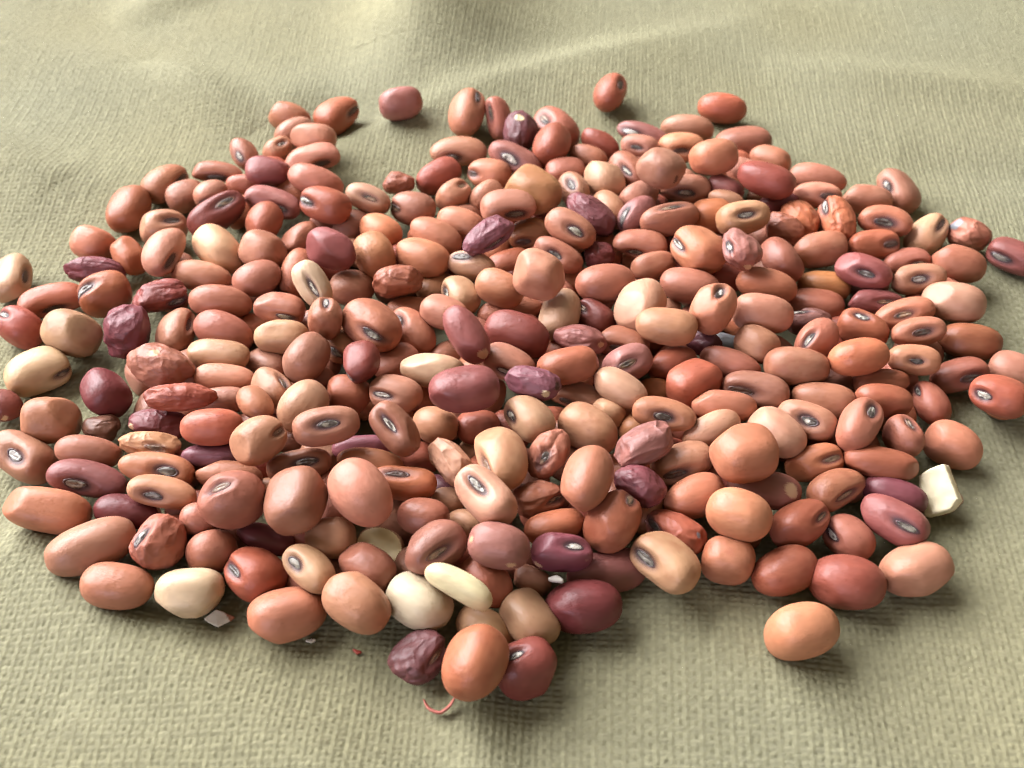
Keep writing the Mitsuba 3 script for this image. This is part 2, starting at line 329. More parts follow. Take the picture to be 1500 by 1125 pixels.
# centre in mm, turn (quaternion), half length, width and thickness in mm, eye's place along the bean, tones, shape, eye, label
BEANS = [
(-59.74, 176.90, 2.88, 0.862, 0.480, 0.080, 0.143, 4.53, 3.26, 2.80, 0.34, 'to', 's', 'd', (), "tan-orange bean with dark eye, second above-left of the dark red bean with top eye"),
(-64.20, 169.20, 3.09, -0.078, -0.072, 0.675, 0.730, 4.93, 3.35, 2.88, 0.00, 'o', 's', '', (), "smooth orange-brown bean, second left of the dark red bean with top eye"),
(-68.03, 160.23, 2.61, -0.382, 0.089, -0.208, 0.896, 3.44, 3.27, 2.81, 0.00, 'po', 's', '', (), "smooth pinkish orange bean, third above-left of the crumpled red-brown bean"),
(-61.46, 156.84, 3.04, -0.136, 0.211, -0.405, 0.879, 3.74, 2.49, 2.15, 0.00, 'o', 'q', '', (), "blocky orange-brown bean just above-left of the crumpled red-brown bean"),
(-56.91, 162.89, 3.74, 0.855, 0.126, 0.073, 0.497, 3.92, 3.57, 3.07, 0.34, 't', 's', 'd', (), "smooth tan bean with dark eye just left of the dark red bean with top eye"),
(-54.10, 152.24, 7.23, 0.764, 0.626, 0.134, 0.081, 4.64, 3.13, 2.69, -0.54, 'p', 'k', 'd', (), "pink bean with dark eye just left of the smooth pale tan bean by the gap"),
(-65.99, 153.09, 2.74, -0.668, 0.065, 0.057, 0.739, 4.95, 2.50, 2.15, 0.00, 'mv', 'w', '', (), "wrinkled purple-maroon bean, second above-left of the crumpled red-brown bean"),
(-62.11, 145.10, 4.56, 0.772, 0.162, 0.127, 0.602, 3.97, 3.77, 3.24, -0.62, 'o', 's', 'w', (), "orange-brown bean with white eye just above-left of the wrinkled raisin-like plum bean"),
(-78.98, 151.82, 2.29, 0.643, 0.741, 0.157, 0.109, 4.51, 3.05, 2.62, -0.18, 'c', 'q', 'd', (), "blocky cream bean with dark eye, third above the cream kidney bean at far left"),
(-71.26, 146.40, 2.37, 0.979, 0.190, -0.013, -0.066, 5.06, 2.54, 2.19, 0.06, 'ro', 'k', 'd', (), "curved brick-red bean with dark eye, second above the cream kidney bean at far left"),
(-74.17, 140.00, 2.45, 0.786, -0.234, -0.163, 0.549, 3.72, 3.26, 2.80, -0.46, 'r', 's', 'w', (), "smooth russet bean with white eye just above the cream kidney bean at far left"),
(-65.33, 136.93, 4.16, -0.357, 0.093, -0.235, 0.899, 4.31, 3.88, 3.34, 0.00, 'tc', 'q', '', (), "blocky light tan bean just left of the wrinkled raisin-like plum bean"),
(-56.55, 136.53, 5.26, -0.446, -0.498, 0.554, 0.496, 4.46, 3.74, 3.22, 0.00, 'mv', 'w', '', (), "wrinkled plum bean like a raisin"),
(-52.92, 143.38, 5.79, 0.986, 0.164, -0.005, -0.030, 4.63, 2.72, 2.34, 0.46, 'rm', 'w', 'g', (), "crumpled red-brown bean with a torn end"),
(-49.84, 137.18, 3.94, 0.693, 0.661, 0.199, 0.209, 4.27, 2.97, 2.55, 0.14, 't', 's', 'd', (), "smooth tan bean with dark eye just below the crumpled red-brown bean"),
(-69.04, 130.32, 2.34, 0.958, 0.283, 0.013, 0.043, 4.66, 3.52, 3.03, 0.62, 'c', 'k', 'b', (), "cream kidney bean at the far left"),
(-57.12, 123.98, 4.53, -0.367, 0.197, -0.431, 0.801, 3.86, 3.23, 2.77, 0.00, 'm', 's', '', (), "smooth dark maroon bean alone on the cloth"),
(-49.16, 126.45, 6.95, -0.651, 0.110, -0.126, 0.740, 4.96, 3.41, 2.94, 0.00, 'rp', 'w', '', [[-0.16, -3.41, -0.07, 'c', 0.86]], "wrinkled russet-pink bean just below-right of the wrinkled raisin-like plum bean"),
(-72.25, 123.67, 2.26, -0.193, 0.055, -0.268, 0.942, 3.16, 2.57, 2.21, 0.00, 'rm', 's', '', [[2.49, -1.36, -0.69, 'c', 0.48]], "smooth reddish maroon bean just below-left of the cream kidney bean at far left"),
(-63.39, 118.97, 3.97, -0.352, 0.000, 0.000, 0.936, 3.90, 3.71, 3.19, 0.00, 'to', 'q', '', (), "blocky tan-orange bean just above-right of the greyish tan bean with huge ringed eye"),
(-56.85, 118.55, 2.58, -0.020, -0.002, 0.120, 0.993, 2.78, 2.20, 1.89, 0.00, 'kb', 'w', '', (), "wrinkled dark brown bean just below the lone dark maroon bean at left"),
(-65.92, 113.28, 2.67, 0.850, -0.258, -0.152, 0.434, 4.80, 3.45, 2.96, 0.22, 'bt', 'k', 'w', (), "greyish tan bean with a huge ringed eye"),
(-56.82, 112.90, 3.99, -0.435, 0.083, 0.024, 0.896, 4.47, 2.60, 2.24, 0.00, 'rp', 's', '', (), "smooth russet-pink bean just above the long mauve bean with grey eye"),
(-55.68, 107.99, 4.11, 0.973, -0.019, -0.113, 0.201, 5.27, 2.65, 2.28, -0.14, 'bv', 'k', 'g', (), "long mauve bean with a big grey eye"),
(-59.52, 102.50, 4.34, -0.496, 0.103, 0.035, 0.861, 5.49, 3.28, 2.82, 0.00, 'to', 's', '', (), "long smooth tan bean at the lower left corner of the pile"),
(-49.43, 102.73, 3.79, -0.192, 0.076, -0.014, 0.978, 4.25, 2.38, 2.04, 0.00, 'm', 's', '', [[4.02, 0.42, 0.56, 'c', 0.7]], "smooth maroon bean just above-left of the dented chestnut bean"),
(-48.29, 112.88, 5.38, 0.925, -0.001, -0.075, 0.373, 4.06, 2.36, 2.03, 0.30, 'cy', 'w', 'b', (), "yellowish cream bean with brownish eye just above-right of the long mauve bean with grey eye"),
(-46.35, 108.30, 5.76, 0.907, -0.004, -0.091, 0.411, 4.96, 2.63, 2.26, 0.30, 'ot', 'k', 'w', (), "orange-tan bean with white eye just right of the long mauve bean with grey eye"),
(-44.56, 103.68, 6.49, 0.960, -0.035, -0.099, 0.260, 4.42, 2.32, 1.99, -0.18, 't', 'k', 'g', (), "curved tan bean with grey eye just above the dented chestnut bean"),
(-48.73, 118.63, 3.58, 0.018, 0.067, -0.031, 0.997, 4.21, 2.34, 2.01, 0.00, 'm', 'w', '', [[-3.34, -1.35, 0.39, 'c', 0.47]], "wrinkled maroon bean just below-right of the lone dark maroon bean at left"),
(-45.12, 119.74, 7.66, -0.482, -0.009, 0.032, 0.876, 5.00, 2.20, 1.89, 0.00, 'r', 'w', '', (), "wrinkled russet bean just right of the lone dark maroon bean at left"),
(-40.52, 125.80, 5.57, 0.033, 0.031, -0.018, 0.999, 4.30, 2.00, 1.72, 0.00, 'tp', 's', '', (), "smooth tan-pink bean, third below-right of the wrinkled raisin-like plum bean"),
(-42.16, 130.50, 5.55, -0.002, 0.053, -0.043, 0.998, 4.49, 2.37, 2.03, 0.00, 'ct', 's', '', (), "smooth pale tan bean, second below-right of the crumpled red-brown bean"),
(-40.34, 122.02, 4.71, -0.622, -0.038, 0.048, 0.780, 3.97, 2.05, 1.76, 0.00, 'p', 's', '', (), "smooth pink bean, second right of the lone dark maroon bean at left"),
(-39.61, 113.20, 8.56, -0.299, -0.000, 0.000, 0.954, 4.12, 2.84, 2.45, 0.00, 'or', 's', '', (), "smooth reddish orange bean, fourth above the big russet bean with a scar"),
(-39.67, 111.29, 5.15, -0.227, 0.007, 0.010, 0.974, 4.29, 1.81, 1.56, 0.00, 'v', 's', '', (), "smooth mauve bean, second above the big russet bean with a scar"),
(-34.51, 117.71, 8.62, -0.187, 0.093, -0.437, 0.875, 3.12, 2.21, 1.90, 0.00, 'to', 's', '', (), "smooth tan-orange bean, second left of the oval brown bean with ringed eye"),
(-32.23, 107.47, 12.00, 0.866, 0.380, 0.131, 0.299, 3.52, 3.34, 2.87, 0.62, 'p', 'k', 'b', (), "curved pink bean with brownish eye just left of the oval brown bean with ringed eye"),
(-33.22, 122.34, 6.67, 0.442, -0.223, -0.392, 0.775, 3.69, 2.72, 2.34, 0.46, 'pt', 's', 'b', (), "pink-tan bean with brownish eye, second above-left of the oval brown bean with ringed eye"),
(-27.98, 117.39, 8.42, -0.312, -0.233, 0.551, 0.738, 3.84, 3.59, 3.09, 0.00, 'cp', 's', '', (), "smooth creamy pink bean just above-left of the oval brown bean with ringed eye"),
(-23.71, 109.74, 12.38, 0.898, 0.110, 0.052, 0.422, 4.34, 2.87, 2.47, -0.02, 'pb', 's', 'g', (), "oval brown bean with a large grey ringed eye"),
(-22.36, 121.16, 6.50, -0.668, 0.080, -0.088, 0.735, 3.36, 2.81, 2.41, 0.00, 'or', 'q', '', (), "blocky reddish orange bean just above-right of the oval brown bean with ringed eye"),
(-20.46, 122.61, 11.58, -0.112, -0.119, 0.720, 0.675, 3.34, 2.50, 2.15, -0.62, 'rm', 's', 'w', (), "small reddish bean standing up with a white eye at its foot"),
(-24.68, 132.28, 5.90, 0.818, -0.508, -0.143, 0.230, 3.25, 2.71, 2.33, 0.62, 't', 's', 'g', (), "smooth tan bean with grey eye just above-left of the small upright reddish bean"),
(-28.53, 126.26, 9.05, -0.406, -0.285, 0.499, 0.711, 4.07, 3.38, 2.91, 0.00, 'bp', 's', '', (), "smooth brownish pink bean just left of the small upright reddish bean"),
(-27.88, 127.55, 3.87, 0.885, 0.000, 0.000, 0.465, 2.61, 2.18, 1.87, -0.46, 'bp', 's', 'w', (), "smooth brownish pink bean with white eye just below-left of the small upright reddish bean"),
(-15.77, 119.84, 8.20, 0.943, -0.137, -0.043, 0.299, 3.71, 2.93, 2.52, -0.26, 'p', 's', 'w', (), "smooth pink bean with white eye just above the angular brown bean with white eye"),
(-14.94, 109.77, 11.84, 0.822, -0.238, -0.348, 0.383, 3.91, 2.77, 2.39, -0.14, 'b', 'q', 'w', (), "angular brown bean with a bright white eye"),
(-13.63, 104.41, 7.47, 0.741, -0.043, -0.039, 0.670, 4.12, 2.34, 2.01, -0.26, 'o', 'k', 'd', (), "curved orange-brown bean with dark eye just right of the large plain pink front bean"),
(-18.44, 108.18, 7.17, -0.418, 0.043, -0.073, 0.904, 4.40, 2.21, 1.90, 0.00, 'yb', 's', '', (), "smooth amber-brown bean just above the large plain pink front bean"),
(-19.98, 112.34, 5.64, -0.394, -0.024, 0.055, 0.917, 3.99, 1.86, 1.60, 0.00, 'v', 's', '', (), "smooth mauve bean just below-left of the angular brown bean with white eye"),
(-27.60, 107.81, 7.00, 0.880, 0.105, 0.055, 0.460, 4.23, 2.40, 2.07, 0.18, 'pb', 's', 'w', (), "pinkish brown bean with white eye just below-left of the oval brown bean with ringed eye"),
(-34.47, 99.59, 9.84, 0.763, 0.088, 0.074, 0.636, 4.22, 3.94, 3.39, -0.30, 'rp', 's', 'b', (), "big russet bean with a scar at its upper left"),
(-26.52, 98.91, 10.36, -0.164, -0.149, 0.657, 0.721, 4.32, 3.66, 3.15, 0.00, 'b', 'q', '', (), "blocky brown bean just right of the big russet bean with a scar"),
(-18.50, 99.25, 11.49, -0.595, 0.277, -0.319, 0.684, 4.57, 3.97, 3.42, 0.00, 'p', 's', '', (), "large plain pink bean near the front"),
(-36.99, 107.68, 5.16, -0.628, 0.043, 0.001, 0.777, 4.43, 2.14, 1.84, 0.00, 'ot', 's', '', (), "smooth orange-tan bean just above the big russet bean with a scar"),
(-39.26, 100.06, 5.60, -0.407, -0.000, -0.000, 0.914, 2.54, 2.41, 2.07, 0.00, 'rp', 's', '', (), "smooth russet-pink bean just below-left of the big russet bean with a scar"),
(-43.51, 95.89, 6.12, 0.505, 0.311, 0.422, 0.686, 3.71, 3.29, 2.83, -0.42, 'rb', 'w', 'w', (), "dented chestnut bean with a small white eye near the lower left corner"),
(-52.37, 96.54, 4.48, -0.278, -0.071, 0.237, 0.928, 5.67, 3.45, 2.97, 0.00, 'pt', 's', '', (), "smooth pink-tan bean just below-right of the long tan bean at lower left corner"),
(-47.79, 90.48, 4.53, -0.092, 0.031, -0.061, 0.993, 4.43, 2.94, 2.53, 0.00, 'op', 's', '', (), "smooth orange-pink bean just below-left of the dented chestnut bean"),
(-39.02, 90.15, 3.62, -0.384, -0.000, -0.000, 0.923, 4.12, 3.48, 2.99, 0.00, 'wc', 'q', '', (), "blocky cream bean at the front edge"),
(-37.27, 95.83, 4.20, -0.586, -0.134, 0.178, 0.779, 3.22, 3.06, 2.63, 0.00, 'rp', 's', '', (), "smooth russet-pink bean just above-right of the blocky cream bean at front edge"),
(-31.44, 92.76, 3.79, 0.865, -0.336, -0.135, 0.348, 3.74, 3.55, 3.06, -0.30, 'or', 's', 'w', (), "reddish orange bean with white eye just right of the blocky cream bean at front edge"),
(-30.92, 98.25, 3.89, -0.090, 0.098, -0.118, 0.984, 3.84, 1.80, 1.55, 0.00, 'm', 's', '', (), "smooth maroon bean just below-right of the big russet bean with a scar"),
(-24.24, 91.35, 6.58, 0.833, -0.370, -0.167, 0.375, 3.73, 2.64, 2.27, -0.22, 'ct', 'k', 'g', (), "pale tan bean with grey eye, second below-left of the large plain pink front bean"),
(-22.59, 97.22, 5.31, -0.438, -0.000, 0.000, 0.899, 3.16, 3.00, 2.58, 0.00, 't', 's', '', (), "smooth tan bean just below-left of the large plain pink front bean"),
(-26.93, 87.32, 3.18, -0.298, -0.049, 0.153, 0.941, 4.73, 3.57, 3.07, 0.00, 'ot', 's', '', (), "smooth orange-tan bean, second right of the blocky cream bean at front edge"),
(-18.20, 86.41, 6.64, -0.523, 0.185, -0.277, 0.784, 4.20, 3.62, 3.11, 0.00, 'tp', 's', '', (), "smooth tan-pink bean just left of the cream-white front bean"),
(-17.58, 92.38, 5.56, 0.678, -0.211, 0.209, -0.673, 3.85, 2.89, 2.49, 0.00, 'po', 'q', '', (), "blocky pinkish orange bean just above-left of the cream-white front bean"),
(-11.05, 99.16, 7.07, -0.272, 0.030, -0.107, 0.956, 3.27, 2.65, 2.28, 0.00, 'rp', 's', '', (), "smooth russet-pink bean just below-right of the large plain pink front bean"),
(-9.35, 93.14, 8.55, 0.877, 0.343, 0.122, 0.312, 4.00, 3.11, 2.68, -0.18, 'b', 's', 'b', (), "smooth brown bean with brownish eye just above the cream-white front bean"),
(-11.06, 87.98, 4.79, -0.287, 0.104, -0.324, 0.896, 4.15, 3.48, 2.99, 0.00, 'w', 's', '', (), "plain cream-white bean at the front"),
(-3.26, 90.97, 4.83, 0.680, -0.253, 0.240, -0.645, 3.79, 2.85, 2.45, 0.00, 'or', 'q', '', (), "blocky reddish orange bean just right of the cream-white front bean"),
(-1.53, 91.89, 10.32, -0.473, 0.079, -0.144, 0.866, 3.76, 3.22, 2.77, 0.00, 'pv', 'q', '', [[-2.87, -2.08, -0.15, 'c', 0.49], [2.39, -1.46, -1.74, 'c', 0.57]], "blocky mauve-pink bean just below the pale bean with tilted white eye"),
(-3.07, 98.20, 11.88, 0.743, -0.365, -0.247, 0.503, 4.34, 3.19, 2.74, -0.10, 'cp', 'k', 'w', (), "pale bean with a tilted white eye"),
(-1.36, 105.83, 10.47, 0.760, -0.621, -0.120, 0.147, 4.82, 3.41, 2.94, 0.38, 'co', 'k', 'b', (), "cream-orange-brown bean with brownish eye just above the pale bean with tilted white eye"),
(-7.91, 107.32, 8.06, -0.550, 0.336, -0.300, 0.704, 3.86, 2.76, 2.38, 0.00, 'ct', 'w', '', (), "wrinkled pale tan bean just above-left of the pale bean with tilted white eye"),
(-8.37, 104.25, 4.09, -0.665, 0.000, 0.000, 0.747, 2.16, 1.91, 1.64, 0.00, 'c', 's', '', (), "smooth cream bean just left of the pale bean with tilted white eye"),
(-5.92, 100.82, 3.59, -0.645, 0.143, -0.162, 0.733, 2.61, 2.09, 1.80, 0.00, 't', 's', '', (), "smooth tan bean just below-left of the pale bean with tilted white eye"),
(3.42, 102.28, 6.93, 0.940, 0.212, 0.059, 0.261, 3.44, 2.87, 2.47, 0.46, 'rb', 'w', 'b', (), "wrinkled chestnut bean with brownish eye just right of the pale bean with tilted white eye"),
(5.28, 98.01, 6.68, -0.042, -0.012, 0.161, 0.986, 3.89, 2.12, 1.82, 0.00, 'o', 's', '', (), "smooth orange-brown bean just below-right of the pale bean with tilted white eye"),
(9.18, 101.46, 11.63, -0.280, -0.211, 0.565, 0.747, 4.79, 3.22, 2.77, 0.00, 'op', 's', '', (), "smooth orange-pink bean standing tall"),
(12.48, 98.24, 7.31, 0.725, 0.449, 0.275, 0.444, 4.03, 3.63, 3.13, 0.58, 'o', 's', 'b', (), "orange-brown bean with brownish eye just below-right of the smooth orange-pink standing bean"),
(6.06, 93.67, 6.93, 0.783, -0.035, -0.028, 0.620, 3.81, 2.47, 2.12, 0.34, 'vm', 'q', 'w', [[-2.81, -0.06, 1.43, 'c', 0.66], [2.92, 1.02, 1.04, 'c', 0.5]], "blocky purplish maroon bean with white eye just above the large maroon front bean"),
(2.35, 92.37, 3.11, -0.545, 0.148, -0.216, 0.796, 2.52, 1.89, 1.63, 0.00, 'bt', 's', '', (), "smooth tan-brown bean just above-left of the large maroon front bean"),
(8.61, 88.19, 3.55, -0.258, -0.014, 0.052, 0.965, 4.67, 3.53, 3.04, 0.00, 'm', 's', '', (), "large maroon bean at the front"),
(11.73, 93.95, 2.50, 0.770, 0.100, -0.081, -0.625, 5.06, 2.73, 2.35, 0.00, 'vb', 's', '', (), "smooth mauve-brown bean just above-right of the large maroon front bean"),
(2.07, 86.49, 3.53, -0.190, 0.101, -0.458, 0.863, 3.87, 3.10, 2.66, 0.00, 'ct', 'k', '', (), "curved pale tan bean just left of the large maroon front bean"),
(-3.26, 86.10, 1.93, -0.456, 0.143, -0.263, 0.838, 3.64, 2.79, 2.40, 0.00, 'cy', 's', '', (), "smooth yellowish cream bean just above the orange bean at front tip"),
(-4.24, 78.69, 5.94, -0.305, -0.229, 0.556, 0.739, 4.44, 3.78, 3.25, 0.00, 'oo', 's', '', (), "plain orange bean at the tip of the pile"),
(1.63, 80.15, 2.54, 0.644, 0.133, 0.153, 0.737, 3.65, 3.47, 2.99, -0.34, 'mr', 'q', 'w', (), "blocky dark red bean with white eye just right of the orange bean at front tip"),
(-10.80, 81.28, 3.25, 0.871, 0.420, 0.110, 0.228, 3.69, 3.07, 2.64, 0.14, 'vk', 'w', 'b', [[0.28, 3.06, 0.01, 'c', 0.4]], "shrivelled purple bean at the tip of the pile"),
(-40.89, 196.68, 3.69, -0.479, 0.073, -0.132, 0.865, 4.25, 3.04, 2.61, 0.00, 'op', 's', '', (), "smooth orange-pink bean, third left of the mauve bean on the fold"),
(-32.18, 197.18, 3.70, 0.867, 0.474, 0.073, 0.133, 4.58, 3.45, 2.97, 0.38, 'o', 'k', 'd', (), "curved orange-brown bean with dark eye just left of the mauve bean on the fold"),
(-38.97, 190.83, 4.03, -0.382, -0.126, 0.286, 0.870, 3.86, 3.05, 2.62, 0.00, 'p', 's', '', (), "smooth pink bean, second left of the mauve bean on the fold"),
(-41.15, 185.10, 3.94, 0.764, 0.363, 0.229, 0.481, 2.79, 2.65, 2.28, 0.06, 'p', 's', 'w', (), "pink bean with white eye, third above-right of the dark red bean with top eye"),
(-34.63, 184.73, 6.99, -0.418, 0.036, -0.049, 0.907, 4.03, 2.80, 2.41, 0.00, 'p', 's', '', (), "smooth pink bean just below-left of the mauve bean on the fold"),
(-33.72, 177.48, 7.60, 0.973, 0.228, -0.005, -0.035, 4.50, 2.47, 2.12, 0.14, 'p', 'k', 'd', (), "curved pink bean with dark eye, second below-left of the mauve bean on the fold"),
(-47.26, 185.13, 3.35, 0.803, -0.434, -0.298, 0.281, 3.60, 2.50, 2.15, 0.46, 'rp', 's', 'w', (), "smooth russet-pink bean with white eye, third above the dark red bean with top eye"),
(-41.20, 174.25, 7.18, 0.131, 0.010, 0.077, 0.988, 3.59, 2.74, 2.35, 0.00, 'rv', 'q', '', (), "blocky mauve-red bean, second above-right of the dark red bean with top eye"),
(-51.18, 179.36, 3.55, 0.999, -0.017, -0.040, -0.025, 4.59, 2.02, 1.73, 0.10, 'rp', 'k', 'g', (), "curved russet-pink bean with grey eye, second above the dark red bean with top eye"),
(-32.67, 171.05, 7.33, -0.384, 0.157, -0.076, 0.907, 4.86, 2.95, 2.54, 0.00, 'op', 's', '', (), "smooth orange-pink bean, third below-left of the mauve bean on the fold"),
(-46.14, 176.24, 3.16, -0.300, 0.000, 0.000, 0.954, 2.90, 2.00, 1.72, 0.00, 'rp', 's', '', (), "smooth russet-pink bean just above-right of the dark red bean with top eye"),
(-50.58, 171.22, 4.74, 0.895, 0.419, 0.065, 0.138, 3.09, 2.56, 2.20, -0.58, 'tp', 's', 'd', (), "smooth tan-pink bean with dark eye just above the dark red bean with top eye"),
(-55.28, 172.94, 3.10, 0.097, 0.031, 0.298, 0.949, 3.43, 2.77, 2.38, 0.00, 'pb', 's', '', (), "smooth pinkish brown bean just above-left of the dark red bean with top eye"),
(-47.95, 163.28, 6.38, 0.820, 0.251, 0.246, 0.452, 5.21, 3.03, 2.60, 0.30, 'mr', 's', 'b', (), "dark red bean with a brown eye along its top"),
(-39.56, 168.06, 5.22, 0.971, -0.084, -0.129, 0.181, 4.72, 2.65, 2.28, 0.38, 'vp', 'k', 'g', (), "dusty mauve bean with grey eye, second right of the dark red bean with top eye"),
(-30.06, 163.64, 7.93, 0.931, -0.248, -0.069, 0.260, 4.22, 3.24, 2.78, -0.50, 'or', 's', 'w', (), "reddish orange bean with white eye, third above the narrow cream bean with olive-ringed eye"),
(-23.65, 167.38, 6.49, 0.908, -0.102, -0.167, 0.370, 3.90, 2.67, 2.30, 0.14, 'cp', 's', 'b', (), "smooth creamy pink bean with brownish eye, third below the mauve bean on the fold"),
(-19.20, 174.21, 4.86, 0.060, 0.005, 0.076, 0.995, 2.82, 2.20, 1.89, 0.00, 'rb', 'w', '', (), "wrinkled chestnut bean, second below the mauve bean on the fold"),
(-16.38, 167.27, 4.66, 0.962, -0.203, -0.038, 0.181, 3.77, 3.28, 2.82, -0.62, 'pb', 's', 'b', (), "pinkish brown bean with brownish eye, third above-left of the mauve lumpy bean with blue-grey eye"),
(-20.28, 197.47, 6.10, -0.359, -0.060, 0.155, 0.919, 4.07, 3.39, 2.91, 0.00, 'vp', 'q', '', (), "mauve bean alone on the cloth fold"),
(-8.13, 194.23, 6.04, 0.692, 0.569, 0.359, 0.262, 4.93, 3.50, 3.01, 0.34, 'po', 's', 'd', (), "smooth pinkish orange bean with dark eye just right of the mauve bean on the fold"),
(-2.46, 193.58, 5.31, 0.765, -0.427, -0.481, 0.025, 4.02, 2.49, 2.15, -0.22, 'pr', 'k', 'b', (), "rosy pink bean with brownish eye just left of the small red bean alone at back"),
(-9.34, 184.13, 4.58, 0.999, 0.000, 0.000, 0.044, 5.03, 2.88, 2.48, -0.18, 'tp', 'k', 'g', (), "tan-pink bean with grey eye just below-right of the mauve bean on the fold"),
(1.57, 187.75, 5.88, 0.575, 0.520, -0.424, -0.468, 4.58, 3.63, 3.12, 0.00, 'vk', 'w', '', [[-0.24, -3.59, -0.38, 'w', 0.84]], "wrinkled dark purple bean, third below-left of the small red bean alone at back"),
(7.96, 191.06, 4.68, 0.780, -0.479, -0.210, 0.342, 5.01, 3.90, 3.35, -0.02, 'rp', 's', 'b', (), "russet-pink bean with brownish eye just below-left of the small red bean alone at back"),
(6.81, 181.69, 7.53, -0.304, -0.256, 0.591, 0.702, 4.29, 3.31, 2.85, 0.00, 'r', 's', '', (), "smooth russet bean, second below-left of the small red bean alone at back"),
(0.58, 179.41, 6.15, 0.935, -0.184, -0.187, 0.237, 4.99, 2.77, 2.39, -0.06, 'vp', 's', 'w', (), "dusty mauve bean with white eye, third above the mauve lumpy bean with blue-grey eye"),
(-12.62, 176.73, 4.37, -0.609, -0.225, 0.227, 0.726, 4.23, 2.85, 2.45, 0.00, 'r', 's', '', (), "smooth russet bean just below the mauve bean on the fold"),
(-3.85, 176.37, 5.05, 0.960, -0.146, -0.036, 0.235, 3.70, 3.17, 2.72, -0.62, 'to', 's', 'd', (), "tan-orange bean with dark eye, second above the mauve lumpy bean with blue-grey eye"),
(-9.84, 170.69, 4.56, 0.774, 0.328, 0.212, 0.499, 3.00, 2.85, 2.45, 0.42, 'tp', 's', 'b', (), "tan-pink bean with brownish eye, second above-left of the mauve lumpy bean with blue-grey eye"),
(-4.35, 170.58, 4.62, -0.431, -0.180, 0.341, 0.816, 3.13, 2.71, 2.33, 0.00, 'p', 's', '', (), "smooth pink bean just above the mauve lumpy bean with blue-grey eye"),
(3.33, 166.68, 8.76, -0.046, 0.019, -0.386, 0.921, 4.86, 3.79, 3.26, 0.00, 'ty', 'q', '', (), "blocky amber-tan bean just above-left of the pink bean with large white eye"),
(-0.65, 160.68, 9.84, 0.996, 0.074, -0.004, -0.048, 4.47, 2.75, 2.36, 0.22, 'p', 'k', 'g', (), "pink bean with grey eye just above-right of the mauve lumpy bean with blue-grey eye"),
(9.10, 176.27, 5.56, 0.071, 0.005, 0.076, 0.995, 3.43, 2.70, 2.32, 0.00, 'po', 's', '', (), "smooth pinkish orange bean, second above the pink bean with large white eye"),
(13.27, 181.43, 4.96, -0.509, 0.165, -0.155, 0.831, 3.41, 2.34, 2.01, 0.00, 'po', 's', '', (), "smooth pinkish orange bean, second below the small red bean alone at back"),
(15.67, 186.40, 4.65, -0.601, 0.311, -0.104, 0.729, 3.94, 2.41, 2.07, 0.00, 'r', 's', '', (), "smooth russet bean just below the small red bean alone at back"),
(15.64, 172.72, 6.51, -0.230, 0.177, -0.583, 0.759, 4.02, 3.35, 2.89, 0.00, 'ct', 's', '', (), "smooth pale tan bean, second left of the pale diamond-shaped bean"),
(10.28, 169.24, 6.82, 0.671, -0.503, -0.327, 0.436, 3.63, 2.82, 2.43, 0.22, 'tp', 's', 'g', (), "smooth tan-pink bean with grey eye just above the pink bean with large white eye"),
(12.45, 161.32, 7.63, -0.221, 0.251, -0.271, 0.903, 4.66, 3.14, 2.70, 0.00, 'mv', 'w', '', (), "wrinkled purple-maroon bean just above-right of the pink bean with large white eye"),
(15.88, 165.59, 5.55, -0.556, 0.365, -0.410, 0.624, 3.91, 2.82, 2.43, 0.00, 't', 's', '', (), "smooth tan bean, second above-right of the pink bean with large white eye"),
(9.19, 156.12, 8.83, 0.893, -0.215, -0.202, 0.340, 4.26, 3.04, 2.61, 0.34, 'p', 's', 'w', (), "pink bean with a large white eye"),
(18.26, 202.72, 5.31, 0.734, 0.551, 0.260, 0.301, 4.49, 3.19, 2.74, 0.02, 'ro', 's', 'd', (), "small red bean alone at the top"),
(38.95, 200.07, 3.45, -0.261, 0.022, -0.081, 0.962, 4.57, 3.30, 2.84, 0.00, 'ro', 's', '', (), "plain red bean alone behind the pile"),
(23.38, 189.57, 4.72, 0.956, -0.190, -0.068, 0.213, 4.85, 2.21, 1.90, -0.34, 'vp', 's', 'w', (), "dusty mauve bean with white eye just below-right of the small red bean alone at back"),
(22.27, 183.84, 5.89, 0.964, -0.155, -0.035, 0.215, 3.29, 2.29, 1.97, -0.02, 'p', 's', 'w', (), "smooth pink bean with white eye just above-left of the pale diamond-shaped bean"),
(31.74, 192.80, 3.66, -0.615, 0.050, -0.064, 0.784, 4.82, 2.72, 2.34, 0.00, 'pt', 's', '', (), "smooth pink-tan bean just below-left of the plain red bean alone behind pile"),
(41.25, 188.08, 3.58, -0.117, -0.027, 0.042, 0.992, 5.06, 3.37, 2.90, 0.00, 'rp', 's', '', (), "smooth russet-pink bean just above-right of the shiny squarish pink bean"),
(33.67, 174.34, 9.97, -0.287, -0.042, 0.140, 0.947, 4.03, 3.49, 3.00, 0.00, 'po', 'q', '', (), "shiny squarish pink bean at the back"),
(24.01, 167.59, 12.37, -0.161, 0.073, -0.405, 0.897, 3.73, 3.55, 3.05, 0.00, 'p', 'q', '', [[3.71, -0.4, -0.15, 'k', 0.66]], "pale diamond-shaped bean on the back of the pile"),
(29.70, 184.72, 5.04, 0.982, -0.000, 0.000, 0.187, 4.12, 2.97, 2.55, -0.02, 'to', 's', 'd', (), "smooth tan-orange bean with dark eye just above-right of the pale diamond-shaped bean"),
(20.09, 176.76, 5.35, 0.813, -0.427, -0.240, 0.315, 4.20, 3.03, 2.60, 0.22, 'po', 's', 'w', (), "smooth pinkish orange bean with white eye just left of the pale diamond-shaped bean"),
(44.88, 181.47, 4.38, -0.596, 0.192, -0.239, 0.742, 3.82, 2.63, 2.26, 0.00, 'op', 's', '', (), "smooth orange-pink bean just right of the shiny squarish pink bean"),
